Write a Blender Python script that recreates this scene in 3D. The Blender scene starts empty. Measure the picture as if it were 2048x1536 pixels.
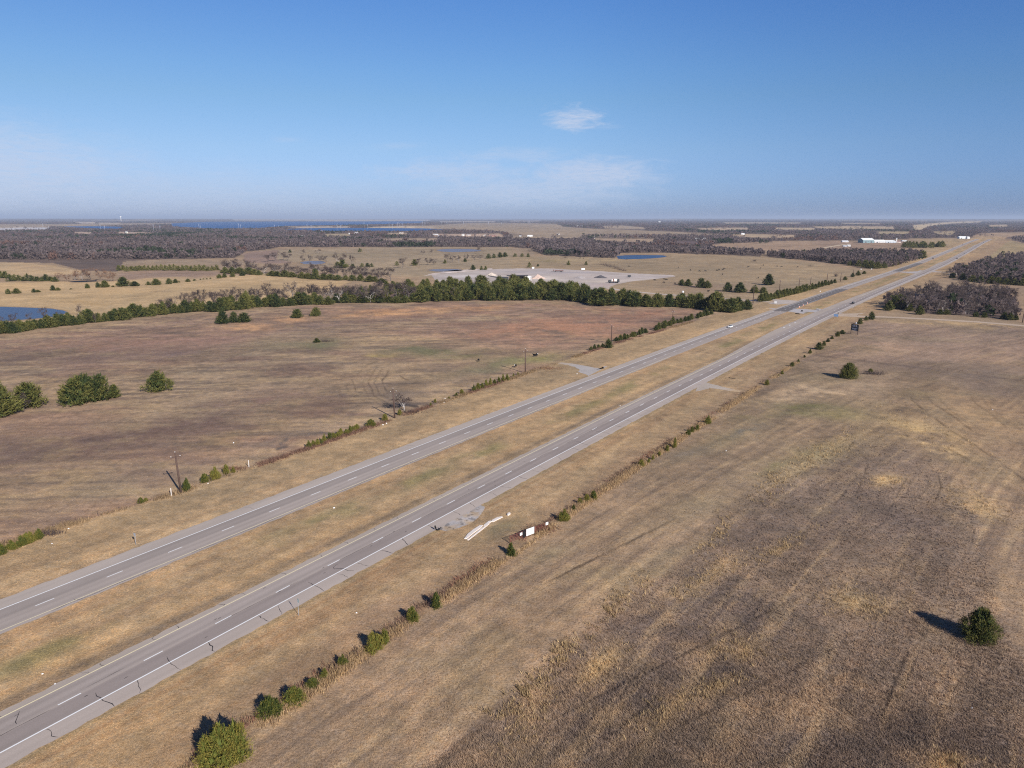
import bpy, bmesh, math, random
import numpy as np
from mathutils import Vector, Matrix, Euler

rng = np.random.default_rng(7)
random.seed(7)
SC = bpy.context.scene
COL = SC.collection

# ------------------------------------------------------------------ camera
H = 65.0
FPX = 1447.0
HOR = 436.3
PITCH = math.atan((768 - HOR) / FPX)
CP, SP = math.cos(PITCH), math.sin(PITCH)

def G(u, v):
    """ground point (z=0) seen at photo pixel u,v"""
    x = (u - 1024) / FPX
    y = (768 - v) / FPX
    dy = CP + y * SP
    dz = -SP + y * CP
    t = -H / dz
    return np.stack([np.asarray(x * t, float), np.asarray(dy * t, float)], -1)

def P(X, Y, Z=0.0):
    """photo pixel of a point in front of the camera"""
    zc = Y * CP + (H - Z) * SP
    yc = Y * SP - (H - Z) * CP
    zc = np.where(zc < 1.0, 1.0, zc)
    return 1024 + FPX * X / zc, 768 - FPX * yc / zc

def depth(Y):
    return Y * CP + H * SP

def px2m(Y):
    return depth(Y) / FPX

cam_d = bpy.data.cameras.new("camera")
cam = bpy.data.objects.new("camera", cam_d)
COL.objects.link(cam)
cam.location = (0, 0, H)
cam.rotation_euler = (math.pi / 2 - PITCH, 0, 0)
cam_d.sensor_width = 36
cam_d.lens = FPX / 2048 * 36
cam_d.clip_start = 0.5
cam_d.clip_end = 300000
SC.camera = cam

SC.view_settings.view_transform = 'Standard'
SC.view_settings.look = 'None'
SC.view_settings.exposure = 0.40
SC.view_settings.gamma = 1.0
SC.cycles.use_denoising = False
SC.cycles.pixel_filter_type = 'BLACKMAN_HARRIS'
SC.cycles.filter_width = 1.15
SC.cycles.max_bounces = 6

# ------------------------------------------------------------------ colour
KALB = np.array([1.06, 1.10, 1.16])
KROAD = np.array([1.09, 1.05, .96])

def lin(c):
    c = np.asarray(c, float) / 255.0
    return np.where(c <= 0.04045, c / 12.92, ((c + 0.055) / 1.055) ** 2.4)

def alb(c):
    """albedo for a surface that reads as this sRGB colour in flat sunlight"""
    return np.clip(lin(c) * KALB, 0, 0.85)

# ------------------------------------------------------------------ noise
def _hash(ix, iy, seed):
    h = (ix * 374761393 + iy * 668265263 + seed * 1442695041) & 0xFFFFFFFF
    h = ((h ^ (h >> 13)) * 1274126177) & 0xFFFFFFFF
    h = (h ^ (h >> 16)) & 0xFFFFFFFF
    return h.astype(np.float64) / 4294967295.0

def vnoise(x, y, seed=0):
    x0 = np.floor(x); y0 = np.floor(y)
    fx = x - x0; fy = y - y0
    fx = fx * fx * (3 - 2 * fx); fy = fy * fy * (3 - 2 * fy)
    ix = x0.astype(np.int64); iy = y0.astype(np.int64)
    a = _hash(ix, iy, seed); b = _hash(ix + 1, iy, seed)
    c = _hash(ix, iy + 1, seed); d = _hash(ix + 1, iy + 1, seed)
    return ((a * (1 - fx) + b * fx) * (1 - fy) + (c * (1 - fx) + d * fx) * fy) * 2 - 1

def fbm(x, y, size, oct=3, seed=0, gain=0.55):
    s = 0; a = 1.0; tot = 0; k = 1.0 / size
    for i in range(oct):
        s = s + a * vnoise(x * k + 17.3 * i, y * k - 9.1 * i, seed + i * 31)
        tot += a; a *= gain; k *= 2.03
    return s / tot * 1.5

def sstep(a, b, x):
    t = np.clip((x - a) / (b - a), 0, 1)
    return t * t * (3 - 2 * t)

# ------------------------------------------------------------------ road frame (s along, t across)
A0 = np.array([-63.81, 77.63])
RD = np.array([0.55027, 0.83498]); RN = np.array([-RD[1], RD[0]])
CK = np.array([(-4000, 0), (-400, 0), (0, 0), (150, 0), (300, -1.6), (400, -3.6), (515, -6.6), (707, -14), (900, -24), (1000, -29),
               (1200, -38), (1700, -51), (2250, -63), (2750, -78), (3500, -105), (9000, -300)], float)
_cs = np.arange(-500, 3600, 5.0)
_cc = np.interp(_cs, CK[:, 0], CK[:, 1])
_kern = np.hanning(41); _kern /= _kern.sum()
_cc = np.convolve(np.pad(_cc, 20, 'edge'), _kern, 'valid')
def curve(s): return np.interp(s, _cs, _cc)
def ST(s, t):
    """world xy for road coordinates"""
    s = np.asarray(s, float); t = np.asarray(t, float)
    tt = t + curve(s)
    return A0[0] + RD[0] * s + RN[0] * tt, A0[1] + RD[1] * s + RN[1] * tt
def toST(X, Y):
    dx = X - A0[0]; dy = Y - A0[1]
    s = dx * RD[0] + dy * RD[1]
    return s, dx * RN[0] + dy * RN[1] - curve(s)
def S_of(u, v):
    g = G(u, v); return float(toST(g[..., 0], g[..., 1])[0])

# ------------------------------------------------------------------ polygons in photo pixels (authoring only; used as ground regions)
def pip(U, V, poly):
    poly = np.asarray(poly, float)
    inside = np.zeros(U.shape, bool)
    n = len(poly)
    for i in range(n):
        x1, y1 = poly[i]; x2, y2 = poly[(i + 1) % n]
        if y1 == y2: continue
        c = ((y1 > V) != (y2 > V)) & (U < (x2 - x1) * (V - y1) / (y2 - y1) + x1)
        inside ^= c
    return inside

def pdist(U, V, poly):
    poly = np.asarray(poly, float)
    d = np.full(U.shape, 1e9)
    n = len(poly)
    for i in range(n):
        a = poly[i]; b = poly[(i + 1) % n]
        e = b - a; L = max(e @ e, 1e-9)
        t = np.clip(((U - a[0]) * e[0] + (V - a[1]) * e[1]) / L, 0, 1)
        d = np.minimum(d, np.hypot(U - a[0] - t * e[0], V - a[1] - t * e[1]))
    return d

def pmask(U, V, poly, soft=0.0):
    poly = np.asarray(poly, float)
    m = np.zeros(U.shape)
    pad = soft + 1
    sel = (U > poly[:, 0].min() - pad) & (U < poly[:, 0].max() + pad) & (V > poly[:, 1].min() - pad) & (V < poly[:, 1].max() + pad)
    if not sel.any(): return m
    u, v = U[sel], V[sel]
    ins = pip(u, v, poly)
    if soft > 0:
        d = pdist(u, v, poly)
        sd = np.where(ins, d, -d)
        m[sel] = sstep(-soft, soft, sd)
    else:
        m[sel] = ins
    return m

# water
LAKE = [[(342, 447), (400, 444), (470, 441.6), (740, 441.6), (850, 442.2), (840, 446), (760, 448.5), (650, 450.5), (580, 451.5), (550, 453.5), (520, 456), (430, 457.5), (345, 453)],
        [(560, 459), (600, 457), (660, 456), (760, 456), (850, 457), (900, 459), (820, 462), (650, 462)],
        [(112, 453), (190, 452.5), (236, 453.4), (250, 455), (240, 457.5), (200, 457), (150, 455)]]
PONDS = {
 'left': [(-260, 608), (-80, 611), (0, 613.5), (50, 615), (100, 617), (126, 621), (136, 624.5), (122, 630), (104, 634), (62, 638), (0, 643), (-260, 660)],
 'blue': [(1233, 512), (1252, 510.6), (1274, 510), (1300, 510.3), (1324, 510.5), (1334, 512.5), (1330, 514), (1319, 515.5), (1300, 517), (1279, 518), (1249, 518.7), (1236, 517.5)],
 'upper': [(872, 500), (885, 498.6), (900, 498), (937, 498), (960, 499.6), (962, 501.4), (952, 503), (907, 504.5), (882, 503)],
 'yard': [(854, 540), (866, 538.6), (882, 538), (912, 538), (927, 540), (922, 541.4), (912, 542.5), (890, 543.2), (872, 543)],
 'trees': [(600, 525), (608, 523), (620, 522), (642, 522), (652, 525), (645, 527.5), (632, 529), (607, 528)],
 'dark': [(138, 563), (160, 561.4), (192, 560.6), (196, 562.6), (165, 564.2), (145, 564.4)],
}

# clearings among the far woods: (visible polygon, colour)
CLR = [
 ([(147, 444), (190, 444), (190, 447), (165, 447)], (185, 165, 145)),
 ([(195, 445.4), (240, 446), (240, 447.6), (200, 447.4)], (185, 168, 148)),
 ([(148, 464), (183, 464.4), (183, 468), (150, 467)], (178, 152, 130)),
 ([(234, 463.8), (300, 465), (305, 467.6), (240, 467)], (178, 152, 130)),
 ([(-300, 520), (0, 525), (62, 526.5), (107, 532), (170, 543), (150, 549), (60, 553), (-300, 556)], (178, 150, 114)),
 ([(237, 560), (240, 546), (300, 540), (360, 539), (420, 542), (470, 546), (512, 548), (512, 560), (380, 562), (300, 566), (237, 566)], (150, 124, 103)),
 ([(250, 521), (330, 520), (440, 521), (512, 523), (512, 530), (440, 528), (330, 526), (250, 526)], (150, 128, 104)),
 ([(484, 507), (512, 503), (560, 500), (600, 503), (602, 520), (560, 528), (490, 524)], (142, 118, 103)),
 ([(555, 500), (720, 496), (890, 494), (1024, 496), (1030, 520), (1040, 536), (960, 545), (870, 556), (800, 552), (700, 545), (640, 530), (555, 520)], (152, 132, 106)),
 ([(760, 477), (875, 476.5), (875, 481), (765, 481)], (165, 142, 116)),
 ([(648, 468), (700, 467.4), (702, 472), (655, 473)], (160, 140, 110)),
 ([(772, 466), (815, 466), (815, 470), (780, 470)], (168, 146, 120)),
 ([(862, 467), (900, 468), (1000, 467), (1010, 474), (930, 475), (870, 473)], (172, 145, 122)),
 ([(735, 454), (812, 451.5), (870, 452), (868, 458), (812, 458), (740, 457)], (188, 165, 135)),
 ([(566, 453.4), (700, 452.4), (700, 455.6), (600, 456)], (180, 160, 140)),
 ([(1024, 496), (1066, 497), (1068, 512), (1030, 514)], (152, 130, 106)),
 ([(1020, 512), (1100, 513), (1232, 517), (1250, 520), (1336, 508), (1420, 509), (1540, 514), (1760, 545), (1690, 575), (1540, 604), (1330, 600), (1024, 560)], (152, 130, 102)),
 ([(1024, 473), (1165, 473.6), (1165, 476.6), (1024, 476)], (165, 142, 115)),
 ([(1185, 476), (1310, 478), (1310, 484), (1230, 483), (1190, 480)], (165, 140, 115)),
 ([(1410, 491), (1450, 486.6), (1536, 484), (1680, 483), (1690, 495), (1640, 503), (1560, 503), (1500, 498), (1440, 495)], (158, 131, 106)),
 ([(1385, 457), (1440, 455), (1497, 455.4), (1497, 459.6), (1420, 460.6)], (175, 150, 122)),
 ([(1460, 469), (1500, 468), (1592, 470), (1590, 475), (1530, 476), (1470, 473)], (170, 145, 116)),
 ([(1445, 445), (1600, 445.2), (1600, 447), (1450, 447)], (185, 165, 138)),
 ([(1352, 482), (1400, 482), (1398, 487), (1356, 487)], (110, 92, 88)),
 ([(1204, 452), (1245, 451), (1290, 455), (1290, 458), (1210, 457)], (165, 143, 118)),
 ([(1548, 455), (1630, 455.6), (1630, 460), (1550, 459.4)], (175, 152, 122)),
 ([(1625, 453), (1700, 452), (1790, 453), (1790, 458), (1700, 459), (1640, 457.6)], (172, 148, 118)),
 ([(1824, 451), (1850, 447.6), (1905, 443.6), (1965, 442.8), (1960, 445), (1900, 447.6), (1862, 452), (1840, 460), (1826, 459)], (186, 162, 128)),
 ([(1750, 463), (1820, 463), (1820, 468), (1755, 468)], (160, 140, 108)),
 ([(1863, 463), (1911, 462), (1908, 468.6), (1896, 470.6), (1870, 467)], (165, 143, 112)),
 ([(1976, 450), (2016, 449), (2016, 454), (1980, 453.6)], (165, 142, 112)),
 ([(1960, 467), (2000, 465), (2160, 463), (2160, 471), (1990, 474), (1940, 474)], (158, 132, 106)),
 ([(1634, 481), (1700, 483), (1820, 482), (1830, 497), (1780, 501), (1690, 501), (1640, 495)], (152, 126, 104)),
 ([(1826, 478.4), (1930, 477.6), (1940, 488), (1900, 500), (1850, 520), (1838, 508), (1850, 498), (1890, 492)], (160, 136, 104)),
 ([(1926, 520), (1960, 495), (1984, 480), (2020, 481), (2048, 488), (2300, 500), (2300, 512), (2048, 508), (2010, 513), (1940, 532)], (152, 131, 98)),
 ([(1968, 570), (2048, 571), (2300, 578), (2300, 680), (2048, 648), (2037, 640), (2030, 600), (1990, 585)], (150, 125, 100)),
 ([(465, 440.6), (560, 440.4), (860, 440.4), (860, 441.5), (470, 441.5)], (195, 185, 178)),
 ([(-60, 455), (40, 453), (100, 455), (90, 459), (-60, 461)], (190, 182, 178)),
 ([(1066, 450.6), (1124, 450.8), (1124, 452.6), (1070, 452.4)], (182, 158, 130)),
 ([(1680, 446), (1760, 446.6), (1760, 448.6), (1690, 448)], (170, 148, 120)),
 ([(1020, 441.6), (1080, 441.4), (1080, 442.8), (1020, 442.8)], (180, 160, 140)),
 ([(880, 442.8), (990, 442.6), (990, 444.2), (880, 444.2)], (175, 158, 140)),
]
VB = np.array([(-1500, 535), (-300, 528), (0, 524), (107, 526), (165, 541), (235, 543), (247, 523), (330, 518), (470, 516), (490, 504), (540, 498),
               (560, 494), (700, 494), (1030, 494.5), (1060, 500), (1092, 510.5), (1230, 516.5), (1240, 506), (1330, 505.4), (1440, 511), (1520, 514),
               (1546, 482), (1720, 481), (1830, 477), (1920, 475.5), (1985, 475), (2006, 476), (2048, 486), (2300, 500), (3600, 520)])
def wood_default(U, V): return V < np.interp(U, VB[:, 0], VB[:, 1])

GROVES = {
 'mid': [(1536, 507), (1620, 509), (1630, 504), (1700, 505), (1780, 506), (1850, 509), (1851, 515), (1830, 522), (1775, 536), (1751, 537), (1711, 532), (1611, 520), (1536, 514)],
 'near': [(1772, 616), (1824, 622), (1841, 627), (1886, 629), (1986, 635), (2034, 641), (2026, 604), (2010, 592), (1975, 586), (1900, 583), (1850, 585), (1800, 594), (1776, 606)],
 'far': [(1897, 552), (1936, 562), (2048, 570), (2260, 578), (2260, 512), (2048, 509), (2011, 515), (1940, 534), (1908, 546)],
}

# ------------------------------------------------------------------ ground colour
def fence_R(s): return -23.2 - 0.006 * np.clip(s - 150, 0, 1e5) * 0.6
def fence_L(s): return np.interp(s, [-300, 36, 64, 110, 215, 312, 400, 480, 530], [66, 65.5, 62.6, 63.4, 66.5, 69.5, 66.5, 64, 62.5])

ROUGH_EDGE = [(985, 1440), (1060, 1378), (1150, 1290), (1228, 1216), (1300, 1165), (1374, 1127), (1420, 1080), (1472, 1013), (1530, 970), (1594, 931), (1650, 900), (1700, 874)]
ROUGH = ROUGH_EDGE + [(1790, 884), (1890, 935), (1945, 1010), (1975, 1110), (2000, 1250), (2100, 1400), (2300, 1720), (600, 1720)]
DARK = [(1225, 1245), (1262, 1225), (1330, 1200), (1372, 1165), (1430, 1150), (1500, 1180), (1560, 1230), (1570, 1290), (1500, 1330), (1440, 1370), (1360, 1400), (1290, 1440), (1230, 1470), (1150, 1500), (1120, 1470), (1180, 1400), (1240, 1340), (1250, 1290)]
DARK2 = [(1500, 1540), (1560, 1480), (1700, 1440), (1850, 1420), (1960, 1440), (2060, 1500), (2100, 1640), (1450, 1640)]
PATCH = [  # soft patches on the ground: (u, v, ru, rv, slope, colour, strength)
 # near right-hand field
 (1480, 1080, 120, 50, -.25, (112, 94, 80), .3), (1690, 1030, 130, 50, -.3, (112, 94, 82), .4), (1880, 1250, 130, 70, 0, (116, 97, 82), .4), (1850, 1100, 80, 60, .4, (104, 88, 77), .5), (1830, 1150, 50, 30, .4, (96, 82, 72), .4),
 (1210, 1335, 40, 26, -.6, (178, 150, 110), .6), (1480, 1298, 52, 22, .1, (180, 150, 112), .65), (1715, 1205, 60, 26, .15, (172, 145, 103), .55),
 (1420, 1150, 60, 18, -.5, (182, 152, 110), .5), (1780, 962, 34, 10, 0, (182, 152, 108), .6), (1860, 868, 90, 26, .35, (184, 154, 108), .55),
 (1440, 1370, 40, 16, -.3, (170, 142, 100), .5), (1060, 1440, 46, 50, -1., (165, 138, 105), .35), (1330, 1420, 50, 24, -.5, (168, 140, 100), .4),
 (1900, 1520, 30, 16, 0, (176, 146, 104), .5), (1570, 1090, 44, 12, -.6, (178, 148, 106), .5), (1690, 872, 40, 12, -.3, (182, 155, 112), .6),
 (1600, 935, 60, 20, -.4, (188, 163, 122), .5), (1960, 1010, 60, 20, .3, (172, 142, 102), .5), (2010, 1180, 60, 40, .3, (160, 132, 100), .5),
 (1615, 812, 95, 13, .05, (104, 100, 64), .75), (1530, 830, 60, 10, -.2, (118, 108, 76), .6), (1690, 830, 80, 16, .1, (128, 114, 80), .5),
 (1640, 905, 120, 26, -.2, (136, 122, 86), .4), (1450, 880, 120, 20, -.35, (140, 124, 92), .4), (1560, 930, 50, 12, -.4, (112, 106, 74), .4),
 (1400, 1010, 130, 30, -.35, (130, 113, 88), .45), (1350, 1110, 80, 20, -.4, (124, 110, 88), .4), (1100, 1110, 60, 18, -.4, (132, 118, 90), .45),
 (1660, 780, 60, 9, .12, (196, 166, 130), .75), (1570, 796, 55, 11, -.1, (196, 165, 130), .7), (1740, 768, 80, 6, .1, (176, 148, 115), .5),
 (1880, 1440, 200, 30, -.3, (96, 83, 74), .5), (1120, 1290, 120, 40, -.7, (146, 121, 96), .4), (1870, 1260, 120, 70, 0, (120, 100, 83), .4),
 (1960, 830, 120, 40, .3, (158, 130, 98), .6), (1850, 780, 150, 26, .1, (140, 117, 95), .4), (1500, 862, 40, 7, -.4, (104, 97, 86), .6),
 (1370, 905, 60, 10, -.1, (112, 100, 88), .5), (1830, 1035, 100, 24, .3, (105, 89, 78), .5), (1760, 1010, 60, 14, .3, (100, 86, 76), .5),
 # far right-hand field
 (1880, 745, 170, 20, .1, (118, 100, 87), .6), (1990, 780, 90, 14, .1, (120, 102, 88), .5), (1840, 790, 60, 8, .1, (128, 112, 84), .5), (1850, 690, 160, 26, .05, (136, 114, 97), .5), (1960, 740, 120, 14, .08, (128, 110, 95), .5), (1760, 700, 70, 16, -.2, (160, 132, 108), .4),
 (1920, 648, 140, 4, .06, (186, 154, 112), .6), (1700, 720, 60, 12, -.3, (156, 130, 104), .5),
 # left-hand field
 (240, 875, 330, 36, -.18, (108, 88, 78), .85), (40, 900, 130, 42, -.1, (106, 88, 78), .5), (540, 800, 90, 18, -.18, (120, 96, 85), .7),
 (250, 706, 260, 16, -.05, (118, 97, 86), .75), (60, 716, 120, 14, 0, (116, 95, 84), .6), (330, 680, 240, 16, -.05, (142, 112, 96), .6),
 (900, 706, 105, 13, .03, (103, 100, 72), .75), (1010, 726, 80, 12, -.2, (104, 102, 76), .6), (820, 700, 50, 7, 0, (98, 97, 72), .6), (960, 740, 90, 9, -.15, (108, 104, 80), .5),
 (640, 690, 60, 11, -.05, (106, 102, 76), .6), (1075, 722, 60, 9, -.1, (142, 132, 84), .6), (770, 712, 24, 6, 0, (172, 150, 92), .6), (560, 690, 60, 12, -.1, (132, 120, 92), .4),
 (160, 1000, 200, 34, -.25, (118, 106, 90), .4), (560, 880, 60, 10, -.2, (104, 94, 84), .6), (800, 790, 50, 18, -.1, (112, 98, 86), .55), (830, 812, 60, 6, 0, (86, 76, 70), .5),  # last patch paints foot and shadow of the bare tree past the pole
 (580, 640, 36, 7, -.05, (192, 146, 104), .75), (760, 628, 95, 7, -.05, (196, 148, 104), .75), (975, 616, 40, 4, 0, (188, 142, 102), .6), (860, 622, 90, 5, -.08, (190, 146, 105), .5),
 (500, 655, 50, 6, 0, (190, 146, 106), .6), (1150, 655, 150, 20, -.05, (160, 118, 93), .6), (1000, 660, 120, 12, -.1, (158, 118, 94), .5), (1280, 630, 110, 9, -.05, (158, 116, 92), .6),
 (1090, 690, 100, 12, -.1, (150, 116, 96), .5), (1000, 690, 70, 6, 0, (158, 128, 104), .5), (700, 750, 160, 22, -.2, (158, 132, 102), .4), (880, 760, 100, 14, -.25, (156, 130, 102), .4),
 (430, 950, 160, 20, -.25, (160, 134, 102), .35), (60, 790, 140, 10, 0, (160, 133, 102), .4), (420, 800, 120, 10, -.2, (156, 132, 104), .4),
 # verges and median
 (1010, 1062, 55, 18, -.35, (122, 108, 82), .75), (1000, 1075, 40, 10, -.3, (118, 104, 86), .4), (945, 1105, 60, 22, -.4, (168, 136, 102), .4),
 (880, 1180, 120, 30, -.55, (146, 120, 96), .5), (760, 1230, 60, 26, -.6, (142, 118, 95), .5), (600, 1330, 90, 30, -.6, (140, 116, 94), .5),
 (1310, 615, 300, 4, 0, (150, 124, 100), .2), (1560, 606, 60, 5, -.4, (178, 150, 112), .5),
 # mid fields
 (1400, 575, 130, 12, .05, (140, 114, 94), .5), (1430, 540, 90, 9, .1, (140, 120, 94), .5), (1300, 535, 80, 8, .0, (146, 124, 96), .4), (1170, 520, 100, 5, 0, (172, 148, 110), .5),
 (1620, 545, 60, 5, .1, (178, 150, 112), .5), (1580, 560, 50, 4, .05, (172, 145, 108), .4), (1095, 522, 30, 3, 0, (118, 106, 70), .5), (700, 510, 80, 3, 0, (138, 122, 92), .4),
 (330, 585, 150, 9, -.03, (186, 156, 114), .4), (100, 592, 110, 6, 0, (190, 160, 118), .4), (170, 605, 90, 5, .1, (182, 150, 106), .5), (320, 584, 24, 2, 0, (126, 108, 94), .5),
 (100, 538, 60, 3, .1, (140, 116, 96), .4), (380, 552, 60, 6, .05, (132, 110, 95), .5),
]

DK = (62, 52, 46); LT = (186, 156, 114)
TRACKS_SHADE = [([(1817, 1305), (1803, 1335), (1790, 1365), (1766, 1432)], 1.6, .8, DK), ([(1836, 1310), (1822, 1345), (1806, 1375)], 1.4, .5, DK),
 ([(1854, 951), (1859, 967), (1848, 985), (1822, 1003)], 1.4, .25, DK), ([(1900, 956), (1900, 987), (1890, 1006)], 1.4, .25, DK), ([(1921, 956), (1929, 978)], 1.4, .25, DK),
 ([(1950, 980), (1958, 1008), (1947, 1050), (1932, 1081)], 1.5, .25, DK), ([(1822, 967), (1812, 995), (1772, 1016)], 1.4, .25, DK), ([(1876, 952), (1882, 975), (1872, 1000)], 1.3, .6, DK),
 ([(1821, 795), (1826, 805), (1858, 827), (1891, 852)], 1.5, .8, DK), ([(1853, 792), (1866, 807), (1906, 832), (1941, 858)], 1.5, .8, DK), ([(1943, 795), (1951, 807), (1981, 827), (2011, 853)], 1.4, .8, DK),
 ([(1965, 796), (1976, 812), (2005, 834), (2040, 858)], 1.3, .6, DK), ([(1880, 800), (1900, 820), (1935, 846)], 1.2, .5, DK), ([(1840, 860), (1880, 890), (1930, 915), (1990, 950)], 1.6, .5, DK), ([(1900, 860), (1950, 890), (2000, 925), (2048, 960)], 1.5, .6, DK),
 ([(1805, 885), (1850, 905), (1890, 912)], 3.0, .6, (98, 86, 78)), ([(1820, 800), (1850, 826), (1890, 856)], 1.2, .3, LT), ([(1800, 870), (1840, 880), (1870, 900)], 2.2, .6, LT), ([(1830, 862), (1846, 886), (1856, 902)], 1.8, .6, LT), ([(1870, 868), (1886, 890), (1902, 905)], 1.8, .6, LT),
 ([(1210, 1480), (1260, 1440), (1325, 1385)], 1.5, .6, DK), ([(1240, 1395), (1275, 1350), (1290, 1335)], 1.5, .4, DK), ([(1165, 1480), (1200, 1450)], 1.4, .5, DK), ([(1500, 1240), (1530, 1190), (1560, 1150)], 1.2, .4, DK),
 ([(1655, 1030), (1690, 985), (1712, 950)], 1.1, .5, DK), ([(1700, 1010), (1722, 970), (1735, 930)], 1.1, .5, DK), ([(1765, 1040), (1790, 1000), (1812, 960)], 1.2, .5, DK), ([(1690, 1110), (1760, 1050), (1800, 1020)], 1.2, .4, DK),
 ([(1900, 1160), (1936, 1105), (1950, 1060)], 1.4, .5, DK), ([(1880, 1210), (1900, 1160)], 1.4, .5, DK), ([(1860, 1300), (1880, 1260)], 1.3, .3, DK), ([(1905, 1385), (1930, 1350), (1950, 1335)], 1.8, .6, DK), ([(1920, 1300), (1925, 1320), (1918, 1340)], 1.6, .5, DK),
 ([(752, 737), (736, 764), (750, 794), (787, 812)], 1.2, .45, DK), ([(764, 738), (748, 765), (760, 790), (798, 806)], 1.1, .4, DK), ([(740, 740), (724, 766), (738, 796), (770, 815)], 1.0, .3, DK), ([(778, 742), (764, 762), (772, 782)], 1.1, .6, DK),
 ([(648, 765), (650, 782)], 1.0, .35, DK), ([(658, 766), (661, 782)], 1.0, .35, DK), ([(666, 768), (669, 784)], 1.0, .35, DK), ([(676, 766), (680, 782)], 1.1, .5, DK), ([(690, 762), (696, 782)], 1.1, .5, DK), ([(704, 760), (712, 780)], 1.1, .5, DK),
 ([(800, 752), (815, 760), (840, 752)], 1.1, .4, DK), ([(715, 748), (735, 730), (755, 722)], 1.1, .4, DK), ([(780, 812), (810, 809), (835, 814)], 2.0, .8, (70, 60, 55)), ([(575, 880), (560, 888), (572, 892), (555, 898)], 2.4, .7, (84, 76, 72)), ([(530, 868), (560, 858)], 2, .6, (96, 86, 80)), ([(612, 872), (640, 864), (665, 868)], 1.6, .5, (96, 86, 80)),  # darkest stroke paints in the bare tree's foot and shadow
 ([(1633, 710.5), (1700, 719.5), (1761, 727.5), (1811, 732), (1936, 748), (2048, 762)], 1.3, .75, (88, 74, 66)), ([(1650, 707), (1720, 716)], 1.0, .3, DK)]
TRACKS_SHADE += [([(u0, v0), (u0 + L, v0 - L * sl)], 1.0, .45, DK) for u0, v0, L, sl in [(1030 + 46 * i % 560, 1480 - 23 * i % 420, 50 + 17 * i % 60, .55) for i in range(26)]]
def ground_color(X, Y):
    """albedo of the open ground at world points"""
    n = X.shape[0]
    front = Y > 25
    U, V = P(X, np.where(front, Y, 30.0))
    U = np.where(front, U, 1024.0); V = np.where(front, V, 1700.0)
    s, t = toST(X, Y)
    D = np.hypot(X, Y)
    big = fbm(X, Y, 60, 3, 1); med = fbm(X, Y, 14, 3, 2); fin = fbm(X, Y, 3.2, 3, 3)
    huge = fbm(X, Y, 300, 3, 4)
    # stretched along the mowing direction
    sa = fbm(s * 0.12, t, 2.4, 3, 5); sb = fbm(s * 0.05, t, 7, 2, 6)
    wu = (med * 0.7 + fin * 0.3); wv = fbm(X + 500, Y, 14, 3, 8)
    scale = np.clip(FPX / np.maximum(depth(np.maximum(Y, 10)), 40), 0, 30)  # px per metre
    Uw = U + wu * 4.0 * np.clip(scale, .5, 6)
    Vw = V + wv * 1.6 * np.clip(scale, .15, 5)
    C = np.empty((n, 3)); C[:] = lin((104, 88, 78))          # wood floor
    def put(m, c):
        m = np.clip(m, 0, 1)[:, None]
        C[:] = C * (1 - m) + lin(c) * m
    # mid distance open land
    put(~wood_default(U, V), (152, 128, 102))
    for poly, c in CLR:
        put(pmask(Uw, Vw * .5 + V * .5, poly, 1.2), c)
    # far patchwork
    far = sstep(480, 470, V)
    put(far * sstep(.36, .46, fbm(X * .35, Y * .12, 700, 2, 55)) * .8, (162, 140, 114))
    for k in GROVES:
        put(pmask(Uw, V, GROVES[k], 1.5), (100, 84, 75))
    put(pmask(Uw, V, [(640, 606), (700, 592), (760, 582), (830, 575), (900, 585), (1100, 592), (1300, 604), (1480, 616), (1400, 618), (1250, 610), (1100, 601), (830, 604)], 3), (112, 92, 78))
    # pale hay field behind the hedge
    hay = [(-700, 570), (0, 565), (110, 564), (225, 563), (300, 556), (512, 549), (640, 560), (700, 563), (640, 590), (512, 606), (330, 626), (190, 640), (0, 664), (-700, 720)]
    put(pmask(Uw, V * .6 + Vw * .4, hay, 2), (184, 154, 114))
    # left field
    lf = (t > fence_L(s)) & (V > np.interp(U, [-900, 0, 130, 330, 512, 640, 850, 1024, 1380, 1507], [760, 673, 660, 634, 618, 610, 604, 601, 612, 614])) & (U < 1510)
    put(lf, (158, 132, 104))
    lfm = lf.astype(float)
    band = pmask(Uw, Vw, [(-900, 760), (0, 684), (330, 642), (640, 613), (1024, 604), (1400, 620), (1420, 632), (1250, 674), (1130, 694), (960, 684), (800, 664), (560, 670), (430, 690), (150, 700), (0, 704), (-900, 800)], 7)
    put(band * lfm * .8, (140, 113, 96))
    put(lfm * sstep(.25, .8, fbm(X * .6 + Y * .2, Y * .25, 22, 3, 71)) * band * .6, (176, 130, 96))
    for (y0, x0, x1, sl, w) in [(672, 520, 1030, -.075, 5), (735, 0, 420, .02, 7), (715, 420, 800, -.1, 5), (850, 300, 620, -.17, 6)]:
        put(lfm * np.exp(-((V - y0 - (U - x0) * sl) / w) ** 2) * sstep(x0 - 60, x0 + 60, U) * sstep(x1 + 60, x1 - 60, U) * (.5 + .4 * med), (166, 142, 110))
    # streaks of cut hay rows in the left field
    rows = fbm(X * .10 - Y * .02, Y + X * -.12, 3.0, 3, 12)
    rows2 = fbm(X * .05, Y + X * -.10 + 2 * med, 1.6, 2, 13)
    put(lfm * sstep(.0, .8, rows) * .62, (106, 91, 80))
    put(lfm * sstep(.05, .9, -rows) * .45, (180, 152, 114))
    put(lfm * sstep(.05, .7, rows2) * .55, (110, 94, 82)); put(lfm * sstep(.15, .8, fbm(X * .3, Y, 26, 3, 73)) * .35, (158, 118, 98))
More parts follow.
